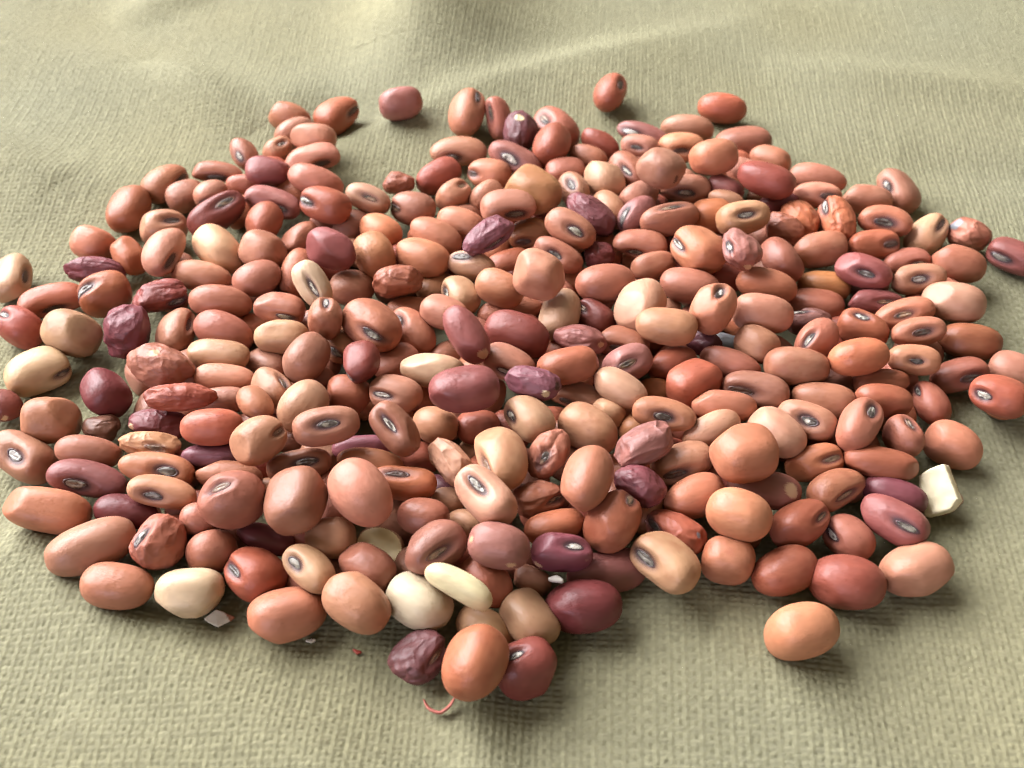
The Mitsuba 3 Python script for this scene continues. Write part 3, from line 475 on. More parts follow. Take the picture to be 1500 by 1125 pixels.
(41.38, 167.96, 9.88, -0.168, 0.053, -0.258, 0.950, 4.98, 3.12, 2.68, 0.00, 'mr', 'q', '', (), "blocky dark red bean just below-right of the shiny squarish pink bean"),
(52.18, 176.33, 4.22, -0.393, 0.062, -0.142, 0.906, 5.02, 2.89, 2.49, 0.00, 'rp', 's', '', (), "smooth russet-pink bean, second right of the shiny squarish pink bean"),
(29.04, 170.89, 6.06, 0.989, 0.000, 0.000, 0.145, 4.14, 2.80, 2.41, -0.14, 'pb', 'q', 'g', (), "blocky pinkish brown bean with grey eye just below-right of the pale diamond-shaped bean"),
(35.68, 171.19, 5.88, -0.303, 0.131, -0.300, 0.895, 3.23, 2.33, 2.00, 0.00, 'vr', 's', '', (), "smooth reddish mauve bean just below the shiny squarish pink bean"),
(50.61, 169.01, 6.10, 0.957, -0.072, -0.021, 0.282, 3.99, 2.56, 2.21, 0.46, 'p', 'k', 'd', (), "curved pink bean with dark eye, third right of the cream bean with brown-ringed eye"),
(20.98, 168.51, 5.87, -0.497, -0.193, 0.306, 0.789, 3.75, 2.78, 2.39, 0.00, 'p', 's', '', (), "smooth pink bean just below-left of the pale diamond-shaped bean"),
(20.22, 162.27, 6.95, 0.564, 0.210, 0.350, 0.718, 4.15, 2.72, 2.34, -0.62, 'pv', 's', 'g', (), "smooth mauve-pink bean with grey eye just below the pale diamond-shaped bean"),
(25.07, 159.54, 8.15, 0.701, 0.039, 0.109, 0.704, 4.90, 2.70, 2.32, 0.10, 'pr', 's', 'b', (), "smooth rosy pink bean with brownish eye, second below the pale diamond-shaped bean"),
(32.21, 162.58, 6.63, -0.195, -0.000, 0.000, 0.981, 3.47, 3.30, 2.84, 0.00, 'yo', 's', '', (), "smooth amber-orange bean just left of the cream bean with brown-ringed eye"),
(35.21, 166.96, 6.52, -0.242, 0.056, -0.217, 0.944, 3.11, 1.91, 1.64, 0.00, 'pt', 's', '', (), "smooth pink-tan bean just above-left of the cream bean with brown-ringed eye"),
(36.39, 158.23, 9.37, 0.914, 0.048, 0.076, 0.396, 4.28, 3.04, 2.62, 0.02, 'cy', 's', 'g', (), "cream bean with a brown-ringed eye"),
(34.30, 146.88, 11.96, 0.737, -0.638, -0.147, 0.169, 3.80, 2.83, 2.43, 0.14, 'vp', 'w', 'w', [[3.69, -0.33, 0.51, 'c', 0.61]], "greyish wrinkled bean with a big pale eye"),
(28.76, 150.87, 8.62, 0.856, -0.476, -0.099, 0.178, 4.32, 3.70, 3.18, -0.34, 'to', 'q', 'w', (), "blocky tan-orange bean with white eye just left of the greyish wrinkled bean"),
(41.50, 150.47, 7.19, -0.298, 0.227, -0.562, 0.737, 4.25, 3.09, 2.65, 0.00, 'rp', 's', '', (), "smooth russet-pink bean just right of the greyish wrinkled bean"),
(43.45, 159.40, 6.20, -0.631, 0.189, -0.216, 0.721, 3.38, 2.53, 2.17, 0.00, 'bo', 'w', '', (), "wrinkled orange-brown bean just right of the cream bean with brown-ringed eye"),
(46.79, 163.05, 5.47, -0.516, 0.307, -0.409, 0.687, 3.95, 3.04, 2.61, 0.00, 'o', 'w', '', (), "wrinkled orange-brown bean further right of the cream bean with brown-ringed eye"),
(52.54, 161.74, 6.26, 0.705, -0.632, -0.257, 0.192, 4.44, 3.13, 2.69, -0.38, 'o', 'w', 'w', (), "wrinkled orange-brown bean with white eye, third right of the greyish wrinkled bean"),
(59.82, 170.97, 3.66, -0.632, 0.047, -0.057, 0.771, 4.18, 2.53, 2.18, 0.00, 'p', 's', '', (), "smooth pink bean, third right of the shiny squarish pink bean"),
(65.90, 174.43, 3.03, 0.809, -0.516, -0.243, 0.138, 4.40, 3.10, 2.67, -0.10, 'p', 's', 'w', (), "pink bean with white eye, second above-left of the black-ringed bean at right edge"),
(60.36, 162.23, 5.75, 0.956, -0.142, -0.038, 0.255, 4.43, 3.01, 2.59, 0.02, 'po', 'k', 'g', (), "pinkish orange bean with grey eye, fourth above-left of the big cream-pink bean at right"),
(67.77, 161.98, 3.10, 0.818, 0.349, 0.266, 0.373, 4.47, 3.24, 2.78, 0.30, 'ct', 's', 'd', (), "pale tan bean with dark eye, second left of the black-ringed bean at right edge"),
(74.49, 161.59, 3.12, -0.382, 0.117, -0.268, 0.877, 3.53, 3.36, 2.89, 0.00, 'rp', 'w', '', [[-2.4, -2.31, 0.74, 'g', 1.0]], "wrinkled russet-pink bean just above-left of the black-ringed bean at right edge"),
(80.68, 156.48, 2.99, 0.942, -0.314, -0.038, 0.113, 4.51, 2.91, 2.50, -0.34, 'rv', 's', 'g', (), "bean at the right edge with a black-ringed eye"),
(69.95, 152.47, 4.64, -0.321, 0.055, -0.160, 0.932, 4.30, 3.41, 2.93, 0.00, 'op', 's', '', (), "smooth orange-pink bean just above the big cream-pink bean at right"),
(57.50, 156.97, 4.97, 0.946, -0.010, 0.048, 0.319, 3.99, 2.84, 2.44, 0.62, 'ro', 'k', 'd', (), "brick-red bean with dark eye, third above-left of the big cream-pink bean at right"),
(62.48, 154.08, 3.93, 0.975, -0.018, 0.056, 0.213, 3.65, 2.43, 2.09, 0.34, 'rp', 'k', 'b', (), "russet-pink bean with brownish eye, second above-left of the big cream-pink bean at right"),
(54.01, 148.51, 6.44, 0.929, -0.242, -0.071, 0.271, 4.43, 2.97, 2.56, 0.14, 'rv', 's', 'g', (), "mauve-red bean with grey eye, fourth left of the big cream-pink bean at right"),
(62.41, 147.82, 5.46, 0.938, -0.015, 0.077, 0.339, 4.18, 2.74, 2.36, -0.02, 'pt', 'k', 'g', (), "pink-tan bean with grey eye just above-left of the big cream-pink bean at right"),
(48.76, 155.51, 5.12, -0.642, -0.085, -0.001, 0.762, 4.52, 2.87, 2.47, 0.00, 'po', 'q', '', (), "blocky pinkish orange bean, second right of the greyish wrinkled bean"),
(48.63, 149.05, 3.00, -0.184, 0.013, -0.067, 0.981, 4.12, 2.69, 2.32, 0.00, 'y', 's', '', (), "smooth amber bean, second below-right of the greyish wrinkled bean"),
(66.51, 142.31, 5.52, -0.329, 0.054, -0.153, 0.930, 4.73, 3.50, 3.01, 0.00, 'cp', 's', '', (), "big plain cream-pink bean"),
(55.36, 144.19, 3.86, 0.933, -0.034, 0.012, 0.358, 4.21, 2.34, 2.02, 0.38, 'rv', 'k', 'b', (), "mauve-red bean with brownish eye, second left of the big cream-pink bean at right"),
(58.54, 139.94, 5.13, 0.922, 0.007, 0.133, 0.364, 4.50, 2.68, 2.31, -0.10, 'op', 'k', 'b', (), "orange-pink bean with brownish eye just left of the big cream-pink bean at right"),
(51.80, 136.56, 5.16, 0.711, -0.196, -0.179, 0.652, 3.85, 2.63, 2.27, -0.18, 'ro', 'q', 'w', [[-0.78, 2.58, -0.05, 'w', 0.5]], "brick-red bean with white eye, third left of the big cream-pink bean at right"),
(59.12, 134.62, 6.35, 0.937, -0.012, 0.097, 0.335, 3.95, 2.48, 2.13, 0.10, 'op', 'k', 'd', (), "orange-pink bean with dark eye just below-left of the big cream-pink bean at right"),
(67.94, 136.12, 2.98, -0.346, 0.020, -0.065, 0.936, 4.64, 3.22, 2.77, 0.00, 'ro', 'q', '', (), "blocky brick-red bean second from the right edge of the pile"),
(56.91, 128.36, 6.61, 0.948, -0.059, -0.020, 0.313, 3.65, 2.52, 2.17, -0.02, 'bt', 'k', 'd', (), "curved tan-brown bean with dark eye, second left of the blocky brick-red bean"),
(48.44, 126.79, 8.62, -0.302, -0.082, 0.024, 0.949, 4.27, 3.02, 2.59, 0.00, 'o', 's', '', (), "smooth orange-brown bean, third below-left of the big cream-pink bean at right"),
(64.29, 128.80, 3.11, 0.971, 0.022, 0.137, 0.197, 4.20, 2.60, 2.24, 0.34, 'rb', 'k', 'd', (), "curved chestnut bean with dark eye just below the blocky brick-red bean"),
(73.10, 129.77, 2.87, 0.044, -0.012, -0.257, 0.965, 4.05, 2.90, 2.49, 0.00, 'p', 's', '', (), "smooth pink bean just above-right of the pale-ended red bean at right edge"),
(67.36, 121.65, 6.02, 0.943, -0.245, -0.056, 0.216, 4.05, 3.18, 2.73, -0.50, 'ro', 's', 'w', (), "red bean with a broad pale end at the right edge"),
(51.98, 125.46, 4.97, -0.309, -0.052, -0.011, 0.949, 3.93, 2.18, 1.87, 0.00, 'bo', 's', '', (), "smooth orange-brown bean, second below-left of the blocky brick-red bean"),
(50.92, 120.21, 6.42, -0.678, 0.041, -0.044, 0.733, 3.99, 2.37, 2.04, 0.00, 'or', 'q', '', (), "blocky reddish orange bean, second left of the pale-ended red bean at right edge"),
(58.79, 123.01, 3.34, 0.736, -0.592, -0.217, 0.246, 3.77, 2.68, 2.30, -0.42, 'rp', 's', 'g', (), "russet-pink bean with grey eye just left of the pale-ended red bean at right edge"),
(46.08, 114.41, 7.51, 0.737, 0.409, 0.301, 0.446, 4.13, 2.94, 2.53, 0.34, 'rp', 's', 'w', (), "smooth russet-pink bean with white eye, second right of the very large plain tan bean"),
(52.59, 114.31, 5.54, 0.493, -0.328, -0.446, 0.671, 3.08, 2.62, 2.25, -0.02, 'rp', 's', 'b', (), "russet-pink bean with brownish eye, second below-left of the pale-ended red bean at right edge"),
(60.15, 115.33, 2.76, -0.614, 0.195, -0.231, 0.729, 4.02, 3.30, 2.83, 0.00, 'op', 's', '', (), "smooth orange-pink bean just below-left of the pale-ended red bean at right edge"),
(48.74, 109.75, 5.32, -0.220, 0.026, -0.114, 0.968, 5.04, 2.40, 2.06, 0.00, 'ro', 'q', '', (), "blocky brick-red bean, second above the mauve-red bean with silver eye"),
(40.13, 110.71, 4.27, 0.900, 0.056, 0.114, 0.416, 3.87, 2.77, 2.39, 0.46, 'o', 's', 'b', (), "smooth orange-brown bean with brownish eye just right of the very large plain tan bean"),
(41.96, 105.90, 4.52, 0.943, 0.263, 0.080, 0.187, 4.04, 2.72, 2.34, 0.02, 'to', 'k', 'b', (), "tan-orange bean with brownish eye just above-left of the mauve-red bean with silver eye"),
(50.15, 106.16, 3.10, -0.522, 0.112, -0.177, 0.827, 4.20, 2.40, 2.06, 0.00, 'mv', 's', '', (), "smooth purple-maroon bean just above the mauve-red bean with silver eye"),
(48.64, 101.22, 3.89, 0.852, -0.309, -0.144, 0.397, 4.63, 3.06, 2.63, 0.42, 'rv', 's', 'w', (), "mauve-red bean with a wide silver-white eye"),
(36.49, 100.33, 4.30, 0.868, 0.299, 0.129, 0.375, 4.20, 3.20, 2.75, 0.38, 'ro', 's', 'b', (), "brick-red bean with brownish eye just above-left of the big plain russet front bean"),
(43.03, 99.73, 2.19, 0.875, -0.423, -0.103, 0.213, 3.48, 2.98, 2.56, -0.42, 'rp', 's', 'w', (), "russet-pink bean with white eye just below-left of the mauve-red bean with silver eye"),
(50.35, 94.65, 2.07, -0.291, -0.056, 0.181, 0.938, 4.43, 3.66, 3.15, 0.00, 'pt', 'q', '', (), "stout pink-tan bean at the right of the front edge"),
(41.21, 92.44, 2.52, -0.421, 0.046, -0.098, 0.900, 4.81, 4.04, 3.47, 0.00, 'r', 's', '', (), "big plain russet bean at the front right"),
(34.51, 85.02, 2.94, -0.578, -0.069, 0.097, 0.807, 4.42, 3.76, 3.23, 0.00, 'ot', 'k', '', (), "lone orange-tan bean out in front"),
(33.78, 94.07, 2.71, -0.306, -0.076, 0.230, 0.921, 4.33, 3.27, 2.81, 0.00, 'ro', 's', '', (), "smooth brick-red bean just left of the big plain russet front bean"),
(26.87, 95.19, 3.33, -0.664, 0.074, -0.082, 0.740, 3.32, 3.12, 2.69, 0.00, 'to', 's', '', (), "smooth tan-orange bean just right of the pale kidney bean at front edge"),
(18.91, 93.28, 5.42, 0.880, -0.400, -0.106, 0.232, 4.48, 3.33, 2.86, -0.38, 'ct', 'k', 'g', (), "pale kidney bean with a dark grey eye at the front edge"),
(28.14, 98.87, 7.74, -0.570, 0.133, -0.184, 0.789, 4.14, 3.56, 3.06, 0.00, 'to', 's', '', (), "smooth tan-orange bean just below the very large plain tan bean"),
(20.61, 98.98, 4.40, 0.928, -0.284, -0.085, 0.224, 4.28, 2.56, 2.20, -0.54, 'or', 'w', 'd', [[3.1, 0.72, -1.39, 'g', 0.43]], "wrinkled reddish orange bean with dark eye just above the pale kidney bean at front edge"),
(23.60, 104.22, 4.97, -0.604, -0.131, 0.166, 0.768, 4.33, 3.12, 2.68, 0.00, 'ot', 's', '', (), "smooth orange-tan bean just below-left of the very large plain tan bean"),
(32.68, 105.60, 4.90, -0.470, 0.055, -0.102, 0.875, 4.84, 2.80, 2.41, 0.00, 'bv', 's', '', [[3.15, -2.12, 0.12, 'c', 0.88]], "smooth mauve-brown bean just below-right of the very large plain tan bean"),
(29.52, 106.95, 10.40, -0.068, -0.008, 0.112, 0.991, 4.22, 3.85, 3.31, 0.00, 'to', 'q', '', (), "very large plain tan bean"),
(22.27, 109.10, 6.10, 0.973, 0.136, 0.087, 0.166, 4.18, 2.71, 2.33, -0.34, 't', 's', 'd', (), "smooth tan bean with dark eye just below-right of the crinkled mauve bean"),
(17.15, 109.04, 9.68, -0.163, -0.149, 0.195, 0.956, 4.36, 2.66, 2.29, 0.00, 'vp', 'w', '', (), "crinkled mauve bean with a small nub, behind the very large tan bean"),
(16.20, 103.63, 7.84, -0.148, 0.044, -0.279, 0.948, 3.44, 2.71, 2.33, 0.00, 'vm', 'w', '', (), "wrinkled purplish maroon bean just below the crinkled mauve bean"),
(20.28, 115.38, 8.80, 0.947, -0.141, -0.042, 0.286, 4.29, 2.47, 2.12, 0.06, 'ot', 'k', 'g', (), "curved orange-tan bean with grey eye just above-right of the crinkled mauve bean"),
(17.24, 116.84, 4.37, -0.281, -0.000, 0.000, 0.960, 2.73, 2.60, 2.23, 0.00, 'ty', 's', '', (), "smooth amber-tan bean just above the crinkled mauve bean"),
(13.12, 118.22, 6.08, 0.743, -0.000, 0.000, -0.669, 2.34, 2.21, 1.90, 0.00, 'ct', 's', '', (), "smooth pale tan bean just above-left of the crinkled mauve bean"),
(26.64, 114.15, 6.88, -0.582, -0.201, 0.077, 0.784, 4.20, 2.54, 2.18, 0.00, 'pc', 's', '', (), "smooth pale pink bean just above-left of the very large plain tan bean"),
(28.88, 118.76, 7.00, -0.376, 0.023, -0.057, 0.925, 4.43, 2.52, 2.16, 0.00, 'op', 's', '', (), "smooth orange-pink bean just above the very large plain tan bean"),
(33.88, 122.88, 5.96, 0.955, -0.121, -0.034, 0.270, 4.65, 2.90, 2.49, -0.38, 'pb', 'k', 'd', (), "curved pinkish brown bean with dark eye, second above the very large plain tan bean"),
(25.20, 123.76, 6.69, -0.115, -0.039, 0.316, 0.941, 4.28, 3.17, 2.72, 0.00, 'or', 'q', '', (), "blocky reddish orange bean, second above-right of the crinkled mauve bean"),
(31.09, 128.54, 5.69, -0.465, 0.109, -0.201, 0.855, 4.51, 2.40, 2.06, 0.00, 'rp', 's', '', (), "smooth russet-pink bean, third below the round pink bean with tiny top eye"),
(22.94, 128.78, 5.58, -0.351, -0.064, 0.167, 0.919, 3.67, 2.64, 2.27, 0.00, 'ro', 's', '', (), "smooth brick-red bean, second below-left of the round pink bean with tiny top eye"),
(16.03, 126.09, 7.97, 0.873, 0.259, 0.118, 0.397, 3.63, 3.02, 2.59, -0.38, 'pv', 's', 'b', (), "smooth mauve-pink bean with brownish eye just right of the bright orange-red dipped bean"),
(14.78, 120.40, 8.71, -0.088, 0.100, -0.282, 0.950, 4.06, 2.49, 2.14, 0.00, 'pc', 's', '', (), "smooth pale pink bean just below-right of the bright orange-red dipped bean"),
(20.07, 125.40, 3.14, -0.506, -0.000, 0.000, 0.863, 2.37, 2.17, 1.87, 0.00, 'oy', 's', '', (), "smooth amber-orange bean, second above the crinkled mauve bean"),
(35.26, 113.74, 6.98, -0.198, 0.100, -0.441, 0.870, 4.17, 3.14, 2.70, 0.00, 'cp', 's', '', (), "smooth creamy pink bean just above-right of the very large plain tan bean"),
(40.01, 117.00, 6.09, 0.896, -0.250, -0.099, 0.354, 4.17, 2.82, 2.43, 0.10, 'p', 's', 'w', (), "smooth pink bean with white eye, second above-right of the very large plain tan bean"),
(43.19, 121.50, 5.15, -0.286, 0.036, -0.119, 0.950, 4.52, 2.98, 2.57, 0.00, 'bp', 's', '', (), "smooth brownish pink bean, third above-right of the very large plain tan bean"),
(40.04, 126.57, 6.99, -0.339, 0.021, -0.059, 0.939, 4.62, 3.16, 2.72, 0.00, 'tp', 's', '', (), "smooth tan-pink bean, third below-right of the round pink bean with tiny top eye"),
(35.15, 131.57, 6.68, -0.253, 0.102, -0.360, 0.892, 3.24, 2.98, 2.56, 0.00, 'pt', 's', '', (), "smooth pink-tan bean just below-right of the round pink bean with tiny top eye"),
(43.78, 132.30, 6.61, 0.669, 0.276, 0.263, 0.638, 3.83, 3.03, 2.60, -0.62, 'rp', 's', 'w', (), "russet-pink bean with white eye, fourth right of the round pink bean with tiny top eye"),
(36.66, 137.14, 7.64, -0.352, 0.038, -0.100, 0.930, 4.46, 3.38, 2.91, 0.00, 'p', 's', '', (), "smooth pink bean just right of the round pink bean with tiny top eye"),
(38.46, 144.59, 6.86, -0.624, 0.105, -0.128, 0.764, 4.64, 2.74, 2.35, 0.00, 'ot', 's', '', (), "smooth orange-tan bean just below-right of the greyish wrinkled bean"),
(28.76, 134.83, 10.60, 0.661, 0.407, 0.331, 0.537, 3.76, 3.57, 3.07, 0.10, 'po', 'q', 'w', (), "round pink bean with a small white eye on top"),
(21.82, 131.33, 10.42, -0.001, 0.000, -0.106, 0.994, 4.39, 2.79, 2.40, 0.00, 'pt', 's', '', (), "smooth pink-tan bean just below-left of the round pink bean with tiny top eye"),
(18.78, 137.77, 8.56, -0.210, -0.154, 0.571, 0.779, 4.63, 3.61, 3.10, 0.00, 'ct', 'q', '', (), "blocky pale tan bean just left of the round pink bean with tiny top eye"),
(26.91, 145.11, 6.41, -0.041, 0.006, -0.137, 0.990, 4.56, 2.90, 2.49, 0.00, 'rp', 's', '', (), "smooth russet-pink bean just above-left of the round pink bean with tiny top eye"),
(22.02, 151.05, 5.31, -0.470, -0.105, 0.121, 0.868, 3.54, 2.51, 2.16, 0.00, 'po', 's', '', (), "smooth pinkish orange bean, second above-left of the round pink bean with tiny top eye"),
(20.24, 155.65, 5.98, 0.997, -0.072, 0.001, -0.008, 4.32, 2.53, 2.17, -0.18, 'op', 'k', 'g', (), "orange-pink bean with grey eye, second right of the pink bean with large white eye"),
(33.23, 150.14, 3.80, -0.219, -0.000, 0.000, 0.976, 3.14, 2.63, 2.27, 0.00, 'r', 's', '', (), "smooth russet bean just below-left of the greyish wrinkled bean"),
(46.44, 144.22, 3.22, -0.096, 0.013, -0.134, 0.986, 4.29, 2.74, 2.36, 0.00, 'rb', 's', '', (), "smooth chestnut bean, third below-right of the greyish wrinkled bean"),
(44.54, 139.73, 3.73, 0.694, -0.046, -0.047, 0.717, 3.52, 2.32, 1.99, -0.46, 'vb', 'w', 'w', (), "mauve-brown bean with white eye, second right of the round pink bean with tiny top eye"),
(27.94, 133.74, 5.00, -0.672, 0.178, -0.184, 0.695, 2.98, 2.10, 1.81, 0.00, 'vk', 'w', '', (), "wrinkled dark purple bean just below the round pink bean with tiny top eye"),
(13.95, 143.15, 8.49, -0.098, -0.013, 0.132, 0.986, 4.58, 3.22, 2.77, 0.00, 'op', 's', '', (), "smooth orange-pink bean, second right of the pale lumpy pink topmost bean"),
(3.84, 138.94, 13.42, -0.655, 0.177, -0.192, 0.709, 3.82, 3.52, 3.03, 0.00, 'pp', 'q', '', (), "pale lumpy pink bean on top of the middle of the pile"),
(7.02, 137.61, 7.19, -0.208, -0.218, 0.588, 0.751, 4.43, 2.94, 2.53, 0.00, 'ct', 's', '', (), "smooth pale tan bean just above-right of the big glossy maroon middle bean"),
(-1.83, 141.75, 8.62, -0.558, 0.147, -0.209, 0.790, 3.75, 2.80, 2.41, 0.00, 'to', 's', '', (), "smooth tan-orange bean just below-left of the pale lumpy pink topmost bean"),
(-0.40, 141.94, 4.05, 0.053, 0.007, 0.132, 0.990, 4.98, 2.24, 1.92, 0.00, 'op', 's', '', (), "smooth orange-pink bean just above the big glossy maroon middle bean"),
(0.70, 131.94, 8.13, -0.574, 0.111, -0.154, 0.797, 4.85, 3.40, 2.92, 0.00, 'rm', 's', '', (), "big glossy maroon bean in the middle"),
(-6.21, 127.29, 12.36, -0.345, 0.410, -0.264, 0.802, 4.50, 2.88, 2.48, 0.00, 'vr', 'q', '', [[3.91, -1.34, 0.42, 'c', 0.85]], "dark cracked bean standing on end"),
(-10.00, 137.53, 7.52, -0.096, 0.025, -0.245, 0.964, 3.60, 2.59, 2.23, 0.00, 'p', 's', '', (), "smooth pink bean just above-left of the dark cracked standing bean"),
(-7.75, 143.95, 5.52, 0.833, -0.524, -0.094, 0.149, 3.64, 2.71, 2.33, -0.22, 'ct', 's', 'w', (), "smooth pale tan bean with white eye just above the dark cracked standing bean"),
(-6.33, 149.94, 6.28, 0.769, -0.100, -0.086, 0.625, 3.88, 2.47, 2.13, -0.30, 'cp', 's', 'g', (), "creamy pink bean with grey eye just below-left of the mauve lumpy bean with blue-grey eye"),
(-0.54, 153.89, 3.52, 0.085, -0.005, 0.180, 0.980, 3.77, 2.46, 2.11, 0.00, 'o', 's', '', (), "smooth orange-brown bean just above-left of the pale lumpy pink topmost bean"),
(-3.67, 151.85, 10.66, 0.936, 0.299, 0.116, -0.143, 4.37, 2.44, 2.10, 0.02, 'v', 'w', 'g', (), "mauve lumpy bean with a blue-grey eye"),
(2.64, 159.77, 4.99, 0.988, 0.141, 0.008, 0.058, 3.48, 2.86, 2.46, -0.46, 'yk', 'k', 'd', (), "dark amber bean with dark eye just right of the mauve lumpy bean with blue-grey eye"),
(7.07, 151.55, 7.20, 0.917, -0.198, -0.181, 0.294, 4.20, 2.52, 2.17, -0.02, 'pb', 's', 'g', (), "pinkish brown bean with grey eye just above-right of the pale lumpy pink topmost bean"),
(13.58, 154.26, 4.87, -0.147, -0.000, -0.000, 0.989, 2.71, 2.57, 2.21, 0.00, 'm', 'w', '', (), "wrinkled maroon bean just below-right of the pink bean with large white eye"),
(-12.09, 157.05, 6.82, -0.058, 0.164, -0.211, 0.962, 4.49, 2.79, 2.40, 0.00, 'po', 's', '', (), "smooth pinkish orange bean just left of the mauve lumpy bean with blue-grey eye"),
(-8.16, 161.55, 5.71, -0.419, 0.147, -0.129, 0.887, 4.16, 2.86, 2.46, 0.00, 'po', 's', '', (), "smooth pinkish orange bean just above-left of the mauve lumpy bean with blue-grey eye"),
(-14.06, 151.61, 6.82, -0.148, 0.046, -0.243, 0.958, 4.51, 3.15, 2.70, 0.00, 'ot', 's', '', (), "smooth orange-tan bean, second left of the mauve lumpy bean with blue-grey eye"),
(-17.21, 144.84, 7.32, -0.429, -0.060, 0.124, 0.893, 3.84, 3.02, 2.60, 0.00, 'rb', 'w', '', (), "wrinkled chestnut bean, second right of the narrow cream bean with olive-ringed eye"),
(-15.59, 143.26, 3.39, 0.034, 0.002, 0.067, 0.997, 3.55, 1.96, 1.69, 0.00, 'op', 's', '', (), "smooth orange-pink bean, second above-left of the dark cracked standing bean"),
(-14.55, 136.05, 4.99, 0.791, -0.424, -0.224, 0.379, 4.43, 3.16, 2.72, -0.26, 'op', 's', 'd', (), "smooth orange-pink bean with dark eye just above-left of the long plain cream bean"),
(-19.92, 132.84, 9.07, 0.865, -0.392, -0.129, 0.285, 4.68, 3.79, 3.26, 0.62, 'ot', 's', 'w', (), "smooth orange-tan bean with white eye just above the small upright reddish bean"),
(-26.48, 132.43, 10.95, 0.512, 0.561, 0.481, 0.439, 2.97, 2.82, 2.43, 0.14, 'po', 'q', 'w', (), "pinkish orange bean with white eye just below the narrow cream bean with olive-ringed eye"),
(-29.29, 140.73, 10.17, 0.796, -0.224, -0.437, 0.355, 3.80, 2.73, 2.35, 0.22, 'cw', 's', 'w', (), "narrow cream bean standing up with an olive-ringed eye"),
(-24.69, 147.25, 4.23, -0.099, -0.000, -0.000, 0.995, 3.61, 3.11, 2.67, 0.00, 'pb', 's', '', (), "smooth pinkish brown bean just right of the narrow cream bean with olive-ringed eye"),
(-21.29, 151.48, 7.09, -0.555, 0.360, -0.408, 0.629, 3.78, 3.57, 3.07, 0.00, 'ty', 's', '', (), "smooth amber-tan bean just above-right of the narrow cream bean with olive-ringed eye"),
(-21.24, 160.47, 5.15, -0.157, 0.060, -0.349, 0.922, 3.70, 2.88, 2.48, 0.00, 'ot', 's', '', (), "smooth orange-tan bean, third above-right of the narrow cream bean with olive-ringed eye"),
(-27.57, 149.17, 10.18, -0.681, 0.175, -0.177, 0.689, 4.16, 2.93, 2.52, 0.00, 'vr', 'q', '', (), "blocky reddish mauve bean just above the narrow cream bean with olive-ringed eye"),
(-26.20, 163.82, 3.59, 0.007, 0.003, 0.396, 0.918, 3.49, 2.71, 2.33, 0.00, 'pb', 's', '', (), "smooth pinkish brown bean, second above-right of the narrow cream bean with olive-ringed eye"),
(-34.01, 159.07, 4.71, -0.172, -0.178, 0.385, 0.889, 3.47, 2.44, 2.10, 0.00, 'ob', 's', '', (), "smooth brown-orange bean, second above the narrow cream bean with olive-ringed eye"),
(-33.31, 150.05, 4.83, -0.382, -0.570, 0.261, 0.679, 4.20, 2.96, 2.55, 0.00, 'ot', 's', '', (), "smooth orange-tan bean just above-left of the narrow cream bean with olive-ringed eye"),
(-38.93, 153.69, 6.27, -0.294, 0.104, -0.316, 0.896, 3.63, 3.45, 2.96, 0.00, 'tp', 'q', '', (), "blocky tan-pink bean just right of the smooth pale tan bean by the gap"),
(-40.18, 161.78, 5.78, -0.238, -0.224, 0.648, 0.689, 3.80, 3.14, 2.70, 0.00, 'or', 's', '', (), "smooth reddish orange bean just right of the dark red bean with top eye"),
(-46.53, 155.72, 5.05, -0.392, 0.217, -0.394, 0.803, 4.91, 3.55, 3.06, 0.00, 'ct', 's', '', (), "smooth pale tan bean beside a gap of bare cloth"),
(-38.91, 146.99, 6.23, -0.008, -0.003, 0.336, 0.942, 3.87, 2.99, 2.57, 0.00, 'pr', 's', '', (), "smooth rosy pink bean just below-right of the smooth pale tan bean by the gap"),
(-48.18, 149.55, 4.59, -0.422, 0.085, -0.009, 0.903, 4.75, 2.76, 2.37, 0.00, 'tp', 's', '', (), "smooth tan-pink bean just below-left of the smooth pale tan bean by the gap"),
(-43.70, 141.70, 5.93, -0.499, 0.042, -0.007, 0.865, 4.79, 2.97, 2.55, 0.00, 'op', 's', '', (), "smooth orange-pink bean just right of the crumpled red-brown bean"),
(-42.50, 136.11, 5.02, -0.494, 0.176, -0.059, 0.850, 4.61, 3.28, 2.82, 0.00, 'pr', 's', '', (), "smooth rosy pink bean just below-right of the crumpled red-brown bean"),
(-34.29, 139.03, 7.01, 0.989, -0.084, -0.065, 0.099, 3.82, 2.52, 2.16, 0.42, 'rp', 'k', 'w', (), "russet-pink bean with white eye just below-left of the narrow cream bean with olive-ringed eye"),
(-33.46, 133.98, 5.86, -0.536, 0.014, -0.022, 0.844, 4.04, 2.75, 2.36, 0.00, 'tc', 's', '', (), "smooth light tan bean, second below-left of the narrow cream bean with olive-ringed eye"),
(-10.98, 124.50, 8.13, -0.394, 0.039, -0.091, 0.914, 4.60, 2.79, 2.40, 0.00, 'c', 's', '', (), "long plain cream bean partly under the large dusty-pink bean"),
(-6.26, 115.91, 12.94, -0.156, -0.016, 0.098, 0.983, 4.64, 3.24, 2.79, 0.00, 'rv', 's', '', (), "large smooth dusty-pink bean on top"),
(-16.65, 129.64, 4.90, -0.079, -0.030, 0.355, 0.931, 3.56, 2.52, 2.17, 0.00, 'rp', 's', '', (), "smooth russet-pink bean just right of the small upright reddish bean"),
(-10.36, 115.45, 6.73, -0.306, 0.072, -0.216, 0.924, 3.12, 2.88, 2.48, 0.00, 't', 's', '', (), "smooth tan bean just right of the angular brown bean with white eye"),
(-4.61, 116.12, 5.51, -0.144, 0.000, -0.000, 0.990, 2.98, 2.52, 2.16, 0.00, 'or', 's', '', (), "smooth reddish orange bean just below the large dusty-pink top bean"),
